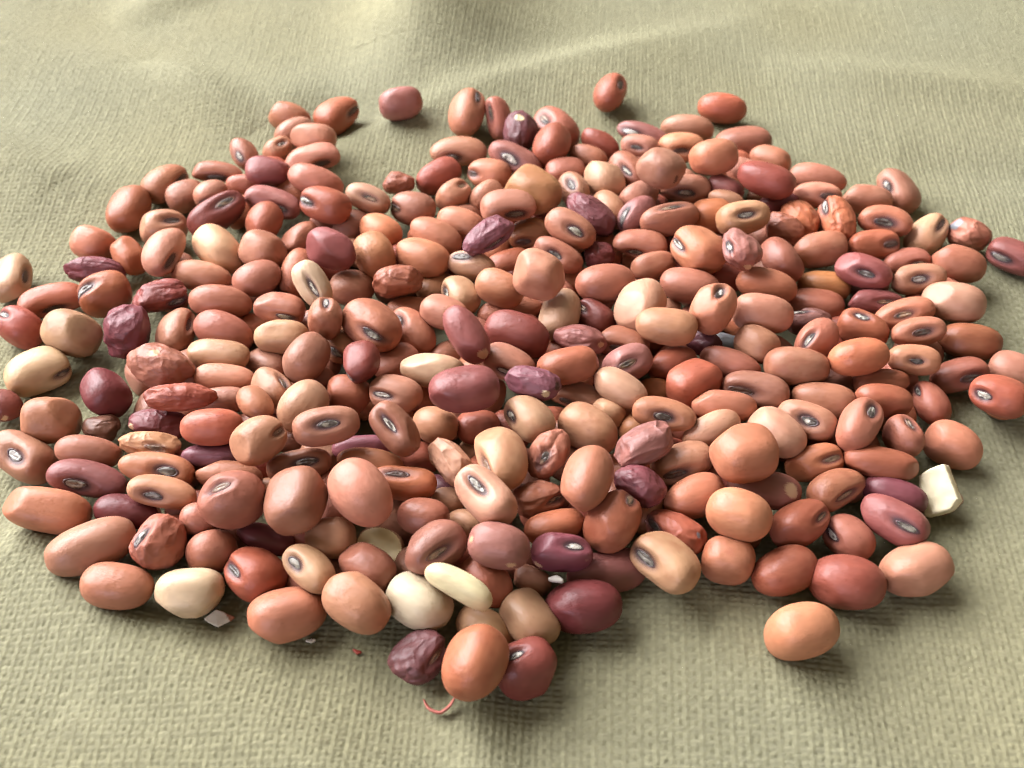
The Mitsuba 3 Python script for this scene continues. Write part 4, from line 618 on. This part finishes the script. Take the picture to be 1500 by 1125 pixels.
(2.29, 113.83, 9.58, 0.872, -0.452, -0.086, 0.166, 3.84, 2.86, 2.46, -0.26, 'cp', 's', 'w', (), "smooth creamy pink bean with white eye just below the grey-mauve bean with split end"),
(-0.49, 126.59, 7.54, 0.966, -0.223, -0.096, 0.094, 3.93, 2.59, 2.23, 0.10, 'pb', 's', 'w', (), "pinkish brown bean with white eye just above-left of the grey-mauve bean with split end"),
(2.66, 118.85, 11.22, 0.029, -0.004, -0.148, 0.989, 3.87, 2.27, 1.95, 0.00, 'v', 'w', '', [[2.36, -1.67, 0.58, 'w', 0.55], [3.59, -0.37, 0.66, 'k', 0.64]], "grey-mauve bean with a split dark end"),
(7.77, 123.59, 10.02, -0.243, -0.043, 0.133, 0.960, 4.28, 2.83, 2.43, 0.00, 'or', 'k', '', [[-4.14, -0.1, 0.61, 'k', 0.19]], "bright orange-red bean with a dip in its back"),
(9.23, 121.88, 5.70, 0.978, -0.209, -0.012, 0.011, 3.75, 2.07, 1.78, -0.26, 'tb', 'k', 'd', (), "curved brownish tan bean with dark eye just below the bright orange-red dipped bean"),
(10.11, 113.38, 8.09, 0.692, -0.209, 0.200, -0.662, 4.18, 3.04, 2.62, 0.00, 'pt', 's', '', (), "smooth pink-tan bean just left of the crinkled mauve bean"),
(4.71, 107.57, 9.58, 0.689, 0.413, 0.306, 0.511, 3.74, 2.99, 2.57, -0.62, 'rp', 'w', 'b', [[-1.72, 2.56, -0.61, 'w', 0.35]], "russet-pink bean with brownish eye just above-left of the smooth orange-pink standing bean"),
(9.69, 131.20, 7.82, -0.251, 0.026, -0.101, 0.962, 4.02, 2.64, 2.27, 0.00, 'vp', 'w', '', [[3.35, -1.45, 0.1, 'c', 0.58]], "wrinkled dusty mauve bean just above the bright orange-red dipped bean"),
(12.37, 138.04, 6.23, 0.832, -0.374, -0.168, 0.373, 3.17, 2.63, 2.26, -0.42, 'mr', 's', 'b', (), "dark red bean with brownish eye, second above-right of the bright orange-red dipped bean"),
(16.25, 132.09, 6.26, 0.969, -0.190, -0.030, 0.153, 3.70, 2.60, 2.24, -0.02, 'bo', 'k', 'd', (), "orange-brown bean with dark eye just above-right of the bright orange-red dipped bean"),
(-16.47, 97.04, 3.81, 0.871, -0.141, -0.075, 0.465, 2.98, 2.75, 2.36, 0.22, 'cy', 'h', 'f', (), "cream split half bean wedged among the front beans"),
(-6.22, 87.34, 8.75, 0.775, -0.237, 0.086, -0.580, 4.44, 1.81, 1.56, 0.00, 'w', 'k', '', (), "long cream bean half without skin lying on top at the front"),
(44.14, 167.95, 5.18, -0.169, -0.075, 0.040, 0.982, 3.35, 1.88, 1.62, 0.00, 'm', 's', '', (), "smooth maroon bean just above-right of the cream bean with brown-ringed eye"),
(31.41, 134.94, 3.51, 0.082, -0.016, -0.194, 0.977, 2.55, 1.65, 1.42, 0.00, 'g', 's', '', (), "blue-grey bean end deep in a gap"),
]
BURIED = [
(5.93, 121.03, 1.98, -0.398, 0.000, 0.000, 0.917, 2.35, 2.18, 1.88, 'o'),
(8.83, 151.18, 2.31, 0.047, -0.000, -0.000, 0.999, 3.20, 2.98, 2.56, 'o'),
(32.77, 164.70, 2.07, -0.685, 0.000, -0.000, 0.728, 2.81, 2.13, 1.83, 'op'),
(38.87, 182.53, 3.07, 0.122, 0.000, 0.000, 0.993, 3.00, 2.54, 2.19, 'o'),
(-12.47, 113.16, 2.51, -0.654, -0.000, 0.000, 0.756, 2.71, 2.49, 2.14, 'r'),
(-5.40, 114.73, 2.13, -0.106, 0.000, 0.000, 0.994, 2.00, 1.80, 1.55, 'c'),
(-30.48, 116.49, 2.15, -0.556, 0.000, -0.000, 0.831, 2.03, 1.77, 1.52, 'b'),
(-32.19, 108.24, 1.72, -0.500, 0.000, 0.000, 0.866, 1.96, 1.84, 1.59, 't'),
(41.82, 174.85, 1.65, -0.597, -0.000, 0.000, 0.802, 1.51, 1.26, 1.08, 'p'),
(-9.49, 107.59, 1.98, 0.749, -0.324, 0.229, -0.530, 2.86, 2.07, 1.78, 'v'),
(-11.36, 148.63, 2.57, 0.935, 0.305, -0.162, -0.083, 3.96, 2.88, 2.47, 'ot'),
(2.77, 129.63, 2.33, -0.052, 0.796, 0.602, -0.032, 3.75, 2.43, 2.09, 'p'),
(32.78, 156.14, 3.78, 0.182, 0.076, -0.443, 0.875, 3.31, 2.83, 2.44, 'p'),
(-0.55, 117.94, 2.88, 0.704, -0.119, -0.307, 0.629, 3.39, 2.85, 2.45, 'r'),
(34.31, 142.07, 1.86, -0.126, 0.130, -0.296, 0.938, 3.46, 2.58, 2.22, 'o'),
(60.23, 134.87, 1.76, 0.211, 0.031, -0.018, 0.977, 3.75, 2.45, 2.11, 'b'),
(46.13, 173.44, 2.79, 0.760, 0.623, 0.057, 0.177, 3.63, 2.63, 2.26, 'rp'),
(4.72, 104.42, 2.44, 0.498, 0.129, 0.227, 0.827, 4.01, 2.66, 2.29, 'rp'),
(-14.85, 102.26, 2.32, -0.098, 0.227, -0.397, 0.884, 3.45, 2.41, 2.07, 'b'),
(22.44, 164.48, 2.13, 0.994, -0.031, -0.015, -0.108, 3.76, 2.57, 2.21, 'rp'),
(38.15, 125.04, 2.16, 0.208, -0.162, 0.889, -0.374, 3.97, 2.67, 2.30, 'p'),
(16.73, 120.79, 2.40, 0.654, -0.070, -0.002, 0.753, 4.08, 2.46, 2.12, 'p'),
(10.12, 162.12, 2.30, -0.684, 0.691, -0.212, 0.102, 3.41, 2.69, 2.31, 'p'),
(15.86, 137.36, 2.64, 0.625, 0.277, 0.404, 0.607, 3.60, 2.82, 2.43, 'p'),
(28.05, 141.55, 2.00, 0.896, -0.440, 0.038, -0.045, 3.32, 2.78, 2.39, 'rp'),
(7.61, 111.11, 3.64, 0.047, 0.034, -0.297, 0.953, 3.80, 2.50, 2.15, 'p'),
(39.91, 148.17, 2.10, 0.921, 0.332, 0.108, 0.174, 4.16, 2.84, 2.44, 'o'),
(-15.74, 119.25, 2.50, 0.583, 0.513, -0.419, -0.470, 4.03, 2.42, 2.08, 'o'),
(-0.08, 96.27, 1.93, 0.918, -0.070, -0.061, 0.385, 3.95, 2.51, 2.16, 'rp'),
(7.81, 116.46, 2.41, 0.913, -0.197, 0.064, -0.352, 3.55, 2.62, 2.25, 'ot'),
(29.45, 160.34, 2.36, -0.434, 0.347, -0.562, 0.613, 3.32, 2.58, 2.22, 'rp'),
(-22.04, 124.87, 2.37, 0.165, 0.278, 0.834, 0.446, 4.03, 2.51, 2.16, 'ot'),
(18.89, 147.06, 2.00, 0.757, 0.541, -0.166, -0.326, 3.87, 2.45, 2.11, 'p'),
(8.24, 141.40, 2.02, 0.912, 0.345, -0.066, -0.213, 3.33, 2.47, 2.12, 'o'),
(-22.89, 104.87, 4.13, 0.750, 0.657, 0.020, -0.075, 4.19, 2.89, 2.48, 'rp'),
(28.19, 121.36, 2.21, 0.539, 0.713, 0.388, 0.224, 3.44, 2.60, 2.24, 'o'),
(26.87, 114.78, 2.01, -0.179, 0.200, -0.593, 0.759, 3.34, 2.51, 2.15, 'o'),
(37.66, 118.00, 1.89, 0.774, -0.612, 0.076, -0.142, 4.16, 2.53, 2.18, 'rp'),
(-29.70, 155.29, 2.82, 0.070, 0.873, 0.473, 0.093, 4.00, 2.86, 2.46, 'r'),
(-25.16, 113.54, 4.00, 0.815, 0.564, -0.038, 0.128, 4.02, 2.68, 2.31, 'p'),
(8.21, 126.53, 3.71, 0.912, 0.244, 0.023, -0.328, 3.49, 2.41, 2.07, 'ot'),
(-36.56, 101.84, 2.26, -0.123, -0.347, 0.855, 0.366, 3.54, 2.58, 2.22, 'rp'),
(12.43, 131.19, 2.49, 0.028, 0.291, 0.950, 0.110, 3.37, 2.88, 2.48, 'p'),
(-2.42, 104.10, 1.98, 0.736, -0.665, -0.072, 0.099, 3.93, 2.47, 2.13, 'r'),
(28.30, 176.73, 2.77, 0.933, 0.229, 0.124, 0.247, 3.42, 2.74, 2.36, 'p'),
(39.08, 135.11, 2.03, 0.201, 0.350, 0.850, 0.338, 3.97, 2.60, 2.23, 'rp'),
(-23.63, 136.48, 2.64, 0.924, -0.058, 0.000, -0.378, 3.51, 2.81, 2.42, 'p'),
(-0.24, 147.52, 2.72, 0.537, 0.314, 0.487, 0.613, 3.77, 2.88, 2.48, 'r'),
(-5.85, 138.85, 2.53, 0.075, 0.526, 0.814, 0.234, 3.51, 2.69, 2.31, 'b'),
(5.39, 164.35, 2.66, -0.301, -0.632, 0.638, 0.321, 3.48, 2.71, 2.33, 'rp'),
(-3.64, 124.14, 2.70, 0.662, 0.367, 0.372, 0.537, 3.84, 2.72, 2.34, 'p'),
(8.34, 101.35, 2.73, -0.313, 0.676, 0.617, -0.254, 3.69, 2.87, 2.47, 'r'),
(18.15, 104.89, 2.55, 0.651, 0.444, -0.318, -0.527, 4.16, 2.56, 2.20, 'ot'),
(-44.48, 111.76, 1.98, 0.975, -0.220, 0.022, -0.018, 3.34, 2.42, 2.08, 'rp'),
(40.75, 162.76, 2.62, -0.392, 0.434, -0.495, 0.643, 3.48, 2.61, 2.24, 'p'),
(-46.92, 131.22, 2.37, 0.916, -0.355, -0.122, 0.143, 3.40, 2.77, 2.39, 'p'),
(-7.08, 97.58, 1.90, -0.075, 0.974, -0.210, -0.049, 3.45, 2.43, 2.09, 'r'),
(40.52, 178.06, 4.25, 0.141, 0.978, 0.095, -0.119, 3.77, 2.40, 2.07, 'p'),
(-13.00, 161.11, 2.53, -0.265, 0.088, -0.111, 0.954, 4.20, 2.60, 2.24, 'o'),
(1.97, 110.11, 2.52, 0.158, 0.080, 0.829, 0.530, 4.06, 2.88, 2.48, 'p'),
(-39.92, 116.19, 2.61, 0.349, 0.655, 0.464, 0.484, 4.05, 2.48, 2.13, 'p'),
(-29.32, 140.37, 2.38, 0.156, -0.025, 0.089, 0.984, 4.08, 2.72, 2.34, 'p'),
(35.75, 160.71, 2.42, 0.589, 0.363, -0.427, -0.581, 3.50, 2.52, 2.16, 'p'),
(-28.08, 122.28, 2.55, 0.542, 0.839, -0.021, 0.053, 3.48, 2.90, 2.49, 'rp'),
(4.13, 170.51, 4.06, 0.647, 0.732, 0.090, 0.196, 3.98, 2.70, 2.32, 'b'),
(51.38, 166.00, 2.48, 0.884, -0.058, -0.062, 0.459, 3.40, 2.42, 2.08, 'b'),
(36.49, 175.47, 2.67, -0.044, 0.935, -0.352, -0.021, 3.40, 2.46, 2.11, 'o'),
(15.49, 125.88, 2.75, 0.440, 0.601, 0.489, 0.454, 3.46, 2.84, 2.44, 'p'),
(47.09, 129.36, 2.09, -0.225, -0.074, 0.152, 0.960, 3.90, 2.78, 2.39, 'p'),
(-45.54, 168.75, 2.73, 0.688, 0.636, 0.199, 0.289, 3.90, 2.41, 2.07, 'o'),
(-17.90, 148.58, 2.71, -0.661, -0.008, 0.148, 0.735, 3.59, 2.66, 2.28, 'b'),
(33.19, 114.51, 2.11, -0.255, 0.292, -0.601, 0.699, 3.36, 2.62, 2.25, 'ot'),
(34.88, 168.70, 2.54, -0.477, 0.022, -0.019, 0.878, 3.61, 2.48, 2.13, 'rp'),
(-54.11, 155.60, 2.05, 0.004, 0.162, 0.983, 0.085, 3.50, 2.43, 2.09, 'b'),
(-13.21, 153.15, 2.13, -0.250, 0.960, -0.126, 0.013, 3.57, 2.43, 2.09, 'b'),
(53.34, 121.91, 2.00, -0.038, -0.028, 0.937, 0.346, 3.43, 2.79, 2.40, 'ot'),
(23.28, 132.45, 2.08, 0.831, 0.419, -0.173, -0.323, 4.19, 2.54, 2.18, 'o'),
(-24.00, 93.57, 2.15, -0.179, 0.970, 0.161, -0.033, 4.11, 2.42, 2.08, 'rp'),
(-33.25, 126.03, 2.38, -0.266, -0.297, 0.864, 0.306, 3.70, 2.42, 2.08, 'p'),
(13.46, 145.21, 3.52, -0.223, 0.257, 0.815, -0.469, 3.30, 2.43, 2.09, 'r'),
(-5.99, 129.78, 2.43, 0.776, 0.528, 0.228, 0.260, 4.16, 2.68, 2.31, 'ot'),
(-13.01, 125.88, 2.46, -0.329, -0.308, 0.636, 0.627, 4.12, 2.54, 2.18, 'o'),
(40.40, 154.86, 2.16, 0.313, -0.163, -0.536, 0.767, 3.39, 2.61, 2.24, 'ot'),
(15.06, 110.94, 2.58, 0.160, 0.954, -0.229, 0.107, 3.37, 2.85, 2.45, 'o'),
(20.90, 158.23, 2.05, -0.235, -0.048, 0.423, 0.874, 3.85, 2.52, 2.16, 'ot'),
(22.46, 142.55, 2.08, -0.233, 0.507, 0.778, -0.289, 4.19, 2.45, 2.10, 'p'),
(-1.72, 165.28, 3.80, -0.544, 0.744, 0.314, -0.230, 3.87, 2.41, 2.07, 'o'),
(-44.99, 123.46, 2.24, -0.395, 0.908, 0.138, -0.038, 4.01, 2.65, 2.28, 'o'),
(56.26, 130.46, 1.82, 0.705, -0.647, -0.160, 0.242, 3.82, 2.49, 2.14, 'rp'),
(24.22, 170.16, 2.31, 0.695, 0.700, -0.151, -0.068, 3.40, 2.55, 2.19, 'r'),
(-39.63, 140.10, 2.02, 0.960, 0.280, -0.005, -0.033, 3.41, 2.43, 2.09, 'o'),
(-17.38, 107.71, 2.59, 0.262, 0.314, 0.831, 0.376, 3.47, 2.60, 2.23, 'ot'),
(-34.43, 112.88, 2.41, 0.679, -0.406, -0.320, 0.522, 3.32, 2.45, 2.11, 'r'),
(-9.88, 119.44, 2.57, 0.914, -0.040, 0.024, 0.403, 3.42, 2.69, 2.31, 'b'),
(29.41, 147.25, 2.03, -0.521, 0.042, 0.012, 0.852, 3.47, 2.49, 2.14, 'b'),
(-53.44, 147.39, 2.31, -0.100, -0.632, 0.737, 0.218, 3.54, 2.44, 2.10, 'rp'),
(-8.50, 166.64, 2.63, 0.384, 0.092, 0.190, 0.899, 3.95, 2.54, 2.18, 'b'),
(29.91, 102.37, 1.79, 0.708, 0.705, 0.023, 0.037, 3.86, 2.47, 2.12, 'o'),
(15.14, 158.45, 2.39, -0.259, -0.466, 0.606, 0.591, 3.53, 2.58, 2.22, 'o'),
(12.62, 169.59, 2.33, 0.013, -0.362, 0.892, -0.270, 3.89, 2.41, 2.07, 'p'),
(67.01, 148.95, 2.25, 0.077, 0.254, 0.943, 0.201, 3.48, 2.65, 2.28, 'rp'),
(62.76, 144.54, 1.92, 0.213, 0.155, 0.752, 0.604, 3.35, 2.43, 2.09, 'rp'),
(-44.67, 145.53, 2.34, 0.094, 0.109, 0.312, 0.939, 4.01, 2.69, 2.31, 'rp'),
(-7.12, 155.27, 2.40, 0.121, -0.156, 0.978, -0.066, 3.34, 2.76, 2.38, 'r'),
(-20.54, 141.42, 2.77, 0.627, -0.339, 0.445, -0.543, 3.53, 2.71, 2.33, 'b'),
(46.81, 135.03, 1.86, 0.221, 0.035, 0.564, 0.795, 3.79, 2.52, 2.17, 'r'),
(-36.47, 180.34, 4.62, 0.067, -0.260, 0.859, -0.437, 3.46, 2.61, 2.25, 'o'),
(29.05, 167.12, 2.47, -0.356, 0.652, -0.593, 0.311, 3.40, 2.46, 2.11, 'b'),
(26.25, 156.56, 2.41, 0.516, 0.725, 0.392, 0.233, 3.68, 2.81, 2.42, 'r'),
(55.93, 151.16, 2.41, 0.183, 0.907, 0.322, 0.202, 3.79, 2.81, 2.41, 'b'),
(-11.57, 94.08, 2.62, -0.578, 0.272, -0.249, 0.728, 3.45, 2.84, 2.45, 'p'),
(21.66, 113.27, 2.27, 0.156, -0.104, 0.729, -0.658, 3.51, 2.71, 2.33, 'r'),
(0.94, 136.96, 3.71, 0.879, 0.435, 0.131, 0.148, 3.92, 2.62, 2.25, 'r'),
(5.28, 155.80, 2.29, -0.046, 0.093, -0.383, 0.918, 3.43, 2.81, 2.42, 'r'),
(6.27, 184.39, 2.88, 0.006, 0.980, -0.197, -0.002, 3.40, 2.53, 2.18, 'r'),
(-27.56, 101.07, 2.35, 0.220, 0.970, -0.060, -0.077, 3.56, 2.66, 2.29, 'rp'),
(-50.84, 123.44, 2.07, -0.213, -0.136, 0.662, 0.706, 3.63, 2.44, 2.10, 'b'),
(-41.86, 104.69, 2.10, -0.007, 0.956, 0.294, 0.008, 3.37, 2.51, 2.16, 'rp'),
(8.06, 135.16, 2.59, -0.549, 0.737, 0.352, -0.180, 3.72, 2.89, 2.49, 'o'),
(-35.41, 119.41, 2.35, 0.204, -0.135, 0.079, 0.966, 3.73, 2.49, 2.14, 'rp'),
(47.58, 115.58, 2.43, -0.507, 0.393, -0.513, 0.570, 3.50, 2.83, 2.43, 'rp'),
(28.36, 128.19, 2.05, -0.050, 0.126, 0.847, 0.514, 3.53, 2.65, 2.28, 'r'),
(-9.87, 133.03, 2.37, 0.559, 0.227, 0.280, 0.746, 3.39, 2.43, 2.09, 'b'),
(6.05, 146.23, 2.64, 0.748, 0.134, 0.214, 0.614, 3.71, 2.80, 2.41, 'rp'),
(-4.52, 109.72, 2.49, 0.824, 0.478, 0.122, 0.278, 4.11, 2.78, 2.39, 'o'),
(69.54, 124.92, 2.03, -0.057, 0.128, 0.756, -0.639, 3.62, 2.62, 2.25, 'o'),
(-18.81, 133.10, 2.54, 0.068, -0.703, 0.706, -0.058, 4.19, 2.50, 2.15, 'r'),
(42.93, 116.60, 1.78, 0.061, -0.108, -0.599, 0.791, 3.44, 2.44, 2.10, 'o'),
(45.62, 109.79, 1.60, 0.059, -0.038, 0.894, -0.442, 3.33, 2.51, 2.16, 'b'),
(-35.18, 143.62, 2.55, 0.392, 0.429, 0.614, 0.534, 3.39, 2.62, 2.25, 'r'),
(-38.20, 150.44, 2.12, -0.112, 0.129, 0.846, -0.504, 4.05, 2.43, 2.09, 'b'),
(-28.68, 132.10, 2.44, -0.109, -0.135, 0.939, 0.297, 4.00, 2.75, 2.36, 'rp'),
(27.45, 108.69, 2.11, -0.107, 0.988, 0.079, -0.079, 3.81, 2.68, 2.31, 'r'),
(-24.76, 157.82, 2.55, 0.301, 0.902, -0.307, -0.049, 4.06, 2.55, 2.20, 'b'),
(12.69, 175.87, 2.31, 0.079, 0.053, 0.341, 0.935, 4.15, 2.42, 2.08, 'b'),
(13.27, 104.73, 2.38, 0.599, 0.669, -0.311, -0.312, 4.06, 2.52, 2.17, 'b'),
(-17.74, 156.59, 2.65, -0.224, 0.779, -0.574, 0.113, 4.17, 2.53, 2.18, 'r'),
(23.38, 180.71, 2.88, -0.038, 0.798, -0.602, -0.015, 4.03, 2.58, 2.22, 'b'),
(50.08, 139.93, 1.72, 0.951, 0.062, 0.013, -0.303, 3.85, 2.42, 2.08, 'r'),
(-30.03, 166.82, 2.98, -0.445, 0.865, 0.166, -0.160, 4.16, 2.49, 2.14, 'b'),
(-44.14, 99.28, 2.16, 0.855, 0.356, -0.073, -0.370, 3.93, 2.53, 2.17, 'r'),
(-27.66, 106.93, 2.56, 0.266, -0.539, 0.765, -0.230, 3.71, 2.49, 2.14, 'r'),
(-35.86, 131.98, 2.25, 0.959, -0.246, 0.018, 0.139, 3.49, 2.62, 2.25, 'p'),
(23.92, 120.59, 2.31, 0.620, 0.442, 0.493, 0.422, 3.77, 2.43, 2.09, 'rp'),
(21.55, 137.16, 2.21, 0.818, 0.099, 0.137, 0.549, 3.66, 2.51, 2.16, 'o'),
(-39.23, 157.72, 2.26, -0.339, 0.059, -0.171, 0.923, 3.64, 2.42, 2.08, 'o'),
(6.77, 178.29, 2.47, -0.153, 0.982, 0.103, -0.044, 3.98, 2.44, 2.10, 'o'),
(-3.15, 159.28, 2.51, 0.815, -0.510, -0.121, 0.247, 3.73, 2.85, 2.45, 'ot'),
(-53.24, 129.98, 2.33, 0.520, 0.797, 0.280, 0.126, 3.55, 2.76, 2.37, 'p'),
(61.67, 165.74, 2.13, 0.009, -0.036, 0.526, 0.850, 3.78, 2.40, 2.07, 'o'),
(7.68, 116.63, 2.30, 0.128, 0.883, 0.433, 0.127, 3.50, 2.40, 2.07, 'o'),
(-37.25, 172.90, 3.69, 0.524, -0.132, -0.191, 0.820, 4.01, 2.45, 2.10, 'o'),
(-42.24, 179.73, 3.77, 0.015, 0.219, 0.933, -0.286, 3.43, 2.69, 2.31, 'r'),
]


def turned(q):
    x, y, z, w = q
    return np.array([[1 - 2 * (y * y + z * z), 2 * (x * y - z * w), 2 * (x * z + y * w)], [2 * (x * y + z * w), 1 - 2 * (x * x + z * z), 2 * (y * z - x * w)],
                     [2 * (x * z - y * w), 2 * (y * z + x * w), 1 - 2 * (x * x + y * y)]])


def pose(row):
    m = np.eye(4); m[:3, :3] = turned(row[3:7]); m[:3, 3] = np.array(row[:3]) * 1e-3
    return m


count = {}
for k, row in enumerate(BEANS):
    a, b, c = np.array(row[7:10]) * 1e-3
    s, tone, shape, eye, marks, label = row[10:]
    bean = Bean(a, b, c, tone, shape, s, eye, 100 + k, marks)
    m = T(pose(row))
    kind = 'bean_half' if bean.half or 'half' in label else 'bean'
    count[kind] = count.get(kind, -1) + 1
    key = kind + (f'_{count[kind]:03d}' if count[kind] else '')
    fine = row[1] < 138 or shape == 'w' or (eye and row[1] < 160)
    mesh, col = bean.skin(4 if fine else 3)
    coat = mikit.ply(mesh, 'dull_skin' if shape == 'w' else 'smooth_skin', smooth=True, color=col, to_world=m)
    labels[key] = {'label': label, 'category': 'bean', 'group': 'beans heaped on the cloth'}
    if kind != 'bean':
        labels[key] = {'label': label, 'category': 'bean half'}
    if not bean.eye:
        scene[key] = coat
        continue
    scene[key + '__seed_coat'] = coat
    (s_mesh, s_col), (r_mesh, r_col) = bean.eye_meshes()
    scene[key + '__eye'] = mikit.ply(s_mesh, 'eye_matter', smooth=True, color=s_col, to_world=m)
    scene[key + '__eye_ring'] = mikit.ply(r_mesh, 'eye_matter', smooth=True, color=r_col, to_world=m)

# the beans underneath, of which only slivers show in the gaps
vs, fs, cs, at = [], [], [], 0
for k, row in enumerate(BURIED):
    a, b, c = np.array(row[7:10]) * 1e-3
    (v, f), col = Bean(a, b, c, row[10], 's', 0, '', 900 + k).skin(3 if a > .003 else 2)
    m = pose(row)
    vs.append(v @ m[:3, :3].T + m[:3, 3]); fs.append(np.asarray(f) + at); cs.append(col); at += len(v)
scene['buried_beans'] = mikit.ply((np.vstack(vs), np.vstack(fs)), 'smooth_skin', smooth=True, color=np.vstack(cs))
labels['buried_beans'] = {'label': 'beans lying underneath the others, glimpsed in the dark gaps of the heap', 'category': 'beans', 'kind': 'stuff'}

# ------------------------------------------------------------------ broken bits


def lump(points, radius, step, seed, rough=.12):
    """A rounded solid through the points: (x, y, z) in metres, hull of small balls, refined and roughened."""
    import manifold3d
    balls = [manifold3d.Manifold.sphere(radius, 12).translate(tuple(map(float, p))) for p in points]
    m = manifold3d.Manifold.batch_hull(balls).refine_to_length(step).to_mesh()
    v, f = np.array(m.vert_properties[:, :3], float), np.array(m.tri_verts)
    mesh = trimesh.Trimesh(v, f, process=True)
    n = mesh.vertex_normals
    v = mesh.vertices + n * (radius * rough * 4 * (meshkit.fbm(mesh.vertices / (radius * 4), 3, seed) - .5))[:, None]
    return v, mesh.faces


def ground(x, y, up=0.0):
    """A point up metres above the cloth, x and y in mm."""
    return np.array([x * 1e-3, y * 1e-3, float(cloth_height(x * 1e-3, y * 1e-3)) + up])


def bit(key, points, radius, step, tone, label, category, gain=.55, seed=1, tint=None):
    v, f = lump(points, radius, step, seed, .30)
    m = meshkit.fbm(v / .0016, 3, seed + 3)[:, None]
    c = srgb(tone) * gain * (.82 + .36 * m)
    if tint is not None:                # skin still clinging to one side
        d, cut, other = tint
        q = ((v - v.mean(0)) @ unit(np.array(d, float)))[:, None] / np.ptp(v, axis=0).max()
        on = np.clip((q + .12 * (m - .5) - cut) * 30, 0, 1)
        c = c * (1 - on) + on * srgb(other) * GAIN * (.8 + .4 * m)
    scene[key] = mikit.ply((v, f), 'smooth_skin', smooth=True, color=np.clip(c, .004, .95))
    labels[key] = {'label': label, 'category': category}


slab = [(0.05383, 0.10844, 0.00443), (0.05511, 0.10876, 0.00542), (0.05643, 0.10875, 0.00622), (0.05703, 0.10672, 0.0053), (0.05755, 0.10473, 0.00437), (0.05672, 0.1041, 0.00347), (0.05534, 0.10412, 0.00264), (0.05411, 0.1043, 0.00201), (0.0539, 0.10643, 0.00321), (0.05499, 0.10943, 0.00286), (0.05627, 0.10975, 0.00384), (0.05759, 0.10975, 0.00464), (0.05819, 0.10771, 0.00372), (0.05871, 0.10572, 0.00279), (0.05789, 0.1051, 0.00189), (0.0565, 0.10511, 0.00106), (0.05527, 0.1053, 0.0006), (0.05506, 0.10742, 0.00163)]
slab = [(x, y, z + float(cloth_height(x, y))) for x, y, z in slab]
bit('broken_bean', slab, .00032, .00035, (242, 228, 190), 'broken half bean showing a broad cream-white face at the right edge of the pile', 'bean half', .62, 3, ((0.459, 0.473, -0.752), .10, (170, 92, 70)))
bit('bean_flake', [ground(x, y, u) for (x, y), u in zip([(-37.22, 88.12), (-36.04, 89.02), (-34.03, 88.42), (-35.57, 87.23)], (.0006, .0012, .0007, .0005))], .00022, .00022, (238, 230, 212), 'white flake of bean on the cloth below the blocky cream bean', 'flake', .62, 5, ((.8, .5, .2), .22, (186, 120, 90)))
bit('bean_flake_001', [ground(x, y, .0003) for x, y in [(-24.68, 85.37), (-23.79, 85.46), (-24.16, 85.17)]], .00018, .0002, (236, 228, 210), 'tiny white crumb on the cloth under the smooth orange front bean', 'flake', .62, 6)
bit('bean_flake_002', [ground(x, y, .0003) for x, y in [(-18.9, 84.11), (-18.06, 83.82), (-18.45, 83.63)]], .00016, .0002, (176, 70, 52), 'tiny red skin fleck on the bare cloth left of the front tip', 'flake', .52, 7)
bit('bean_flake_003', [(0.00458, 0.09015, 0.0062), (0.00532, 0.09045, 0.0062), (0.00588, 0.08994, 0.0062)], .00030, .00025, (238, 232, 220), 'small white chip caught behind the large maroon front bean', 'flake', .62, 8)

# a thin curl of skin: a bent strip, tapered to both ends, standing a little off the cloth
along = np.linspace(0, 1, 28)
ctl = np.array([(-10.14, 76.8), (-9.53, 75.65), (-8.18, 75.03), (-7.11, 75.65), (-6.52, 76.8)])
curve = np.stack([np.interp(along, np.linspace(0, 1, 5), ctl[:, k]) for k in (0, 1)], 1)
for _ in range(6):
    curve[1:-1] = (curve[:-2] + 2 * curve[1:-1] + curve[2:]) / 4
mid = np.array([ground(x, y, -.0001 + .0009 + .0004 * abs(2 * a - 1)) for (x, y), a in zip(curve, along)])
run = unit(np.gradient(mid, axis=0)); side = unit(np.cross(run, [0, 0, 1.0])); upw = np.cross(side, run)
ang = np.linspace(0, 2 * np.pi, 10, endpoint=False)
wide = (.00056 * np.sin(np.pi * (along * .9 + .05)) ** .6)[:, None, None]
ring = mid[:, None] + wide * (1.0 * np.cos(ang)[None, :, None] * (.5 * side + .85 * upw)[:, None] + .38 * np.sin(ang)[None, :, None] * (.85 * side - .5 * upw)[:, None])
i, j = np.meshgrid(np.arange(27), np.arange(10), indexing='ij')
quads = np.stack([i * 10 + j, i * 10 + (j + 1) % 10, (i + 1) * 10 + (j + 1) % 10, (i + 1) * 10 + j], -1).reshape(-1, 4)
v = ring.reshape(-1, 3)
c = srgb((196, 112, 98)) * .55 * (.75 + .5 * meshkit.noise(v / .0008, 4)[:, None])
scene['skin_curl'] = mikit.ply((v, quads), 'smooth_skin', smooth=True, color=c)
labels['skin_curl'] = {'label': 'curled pinkish strip of bean skin on the cloth in front of the pile', 'category': 'bean skin'}
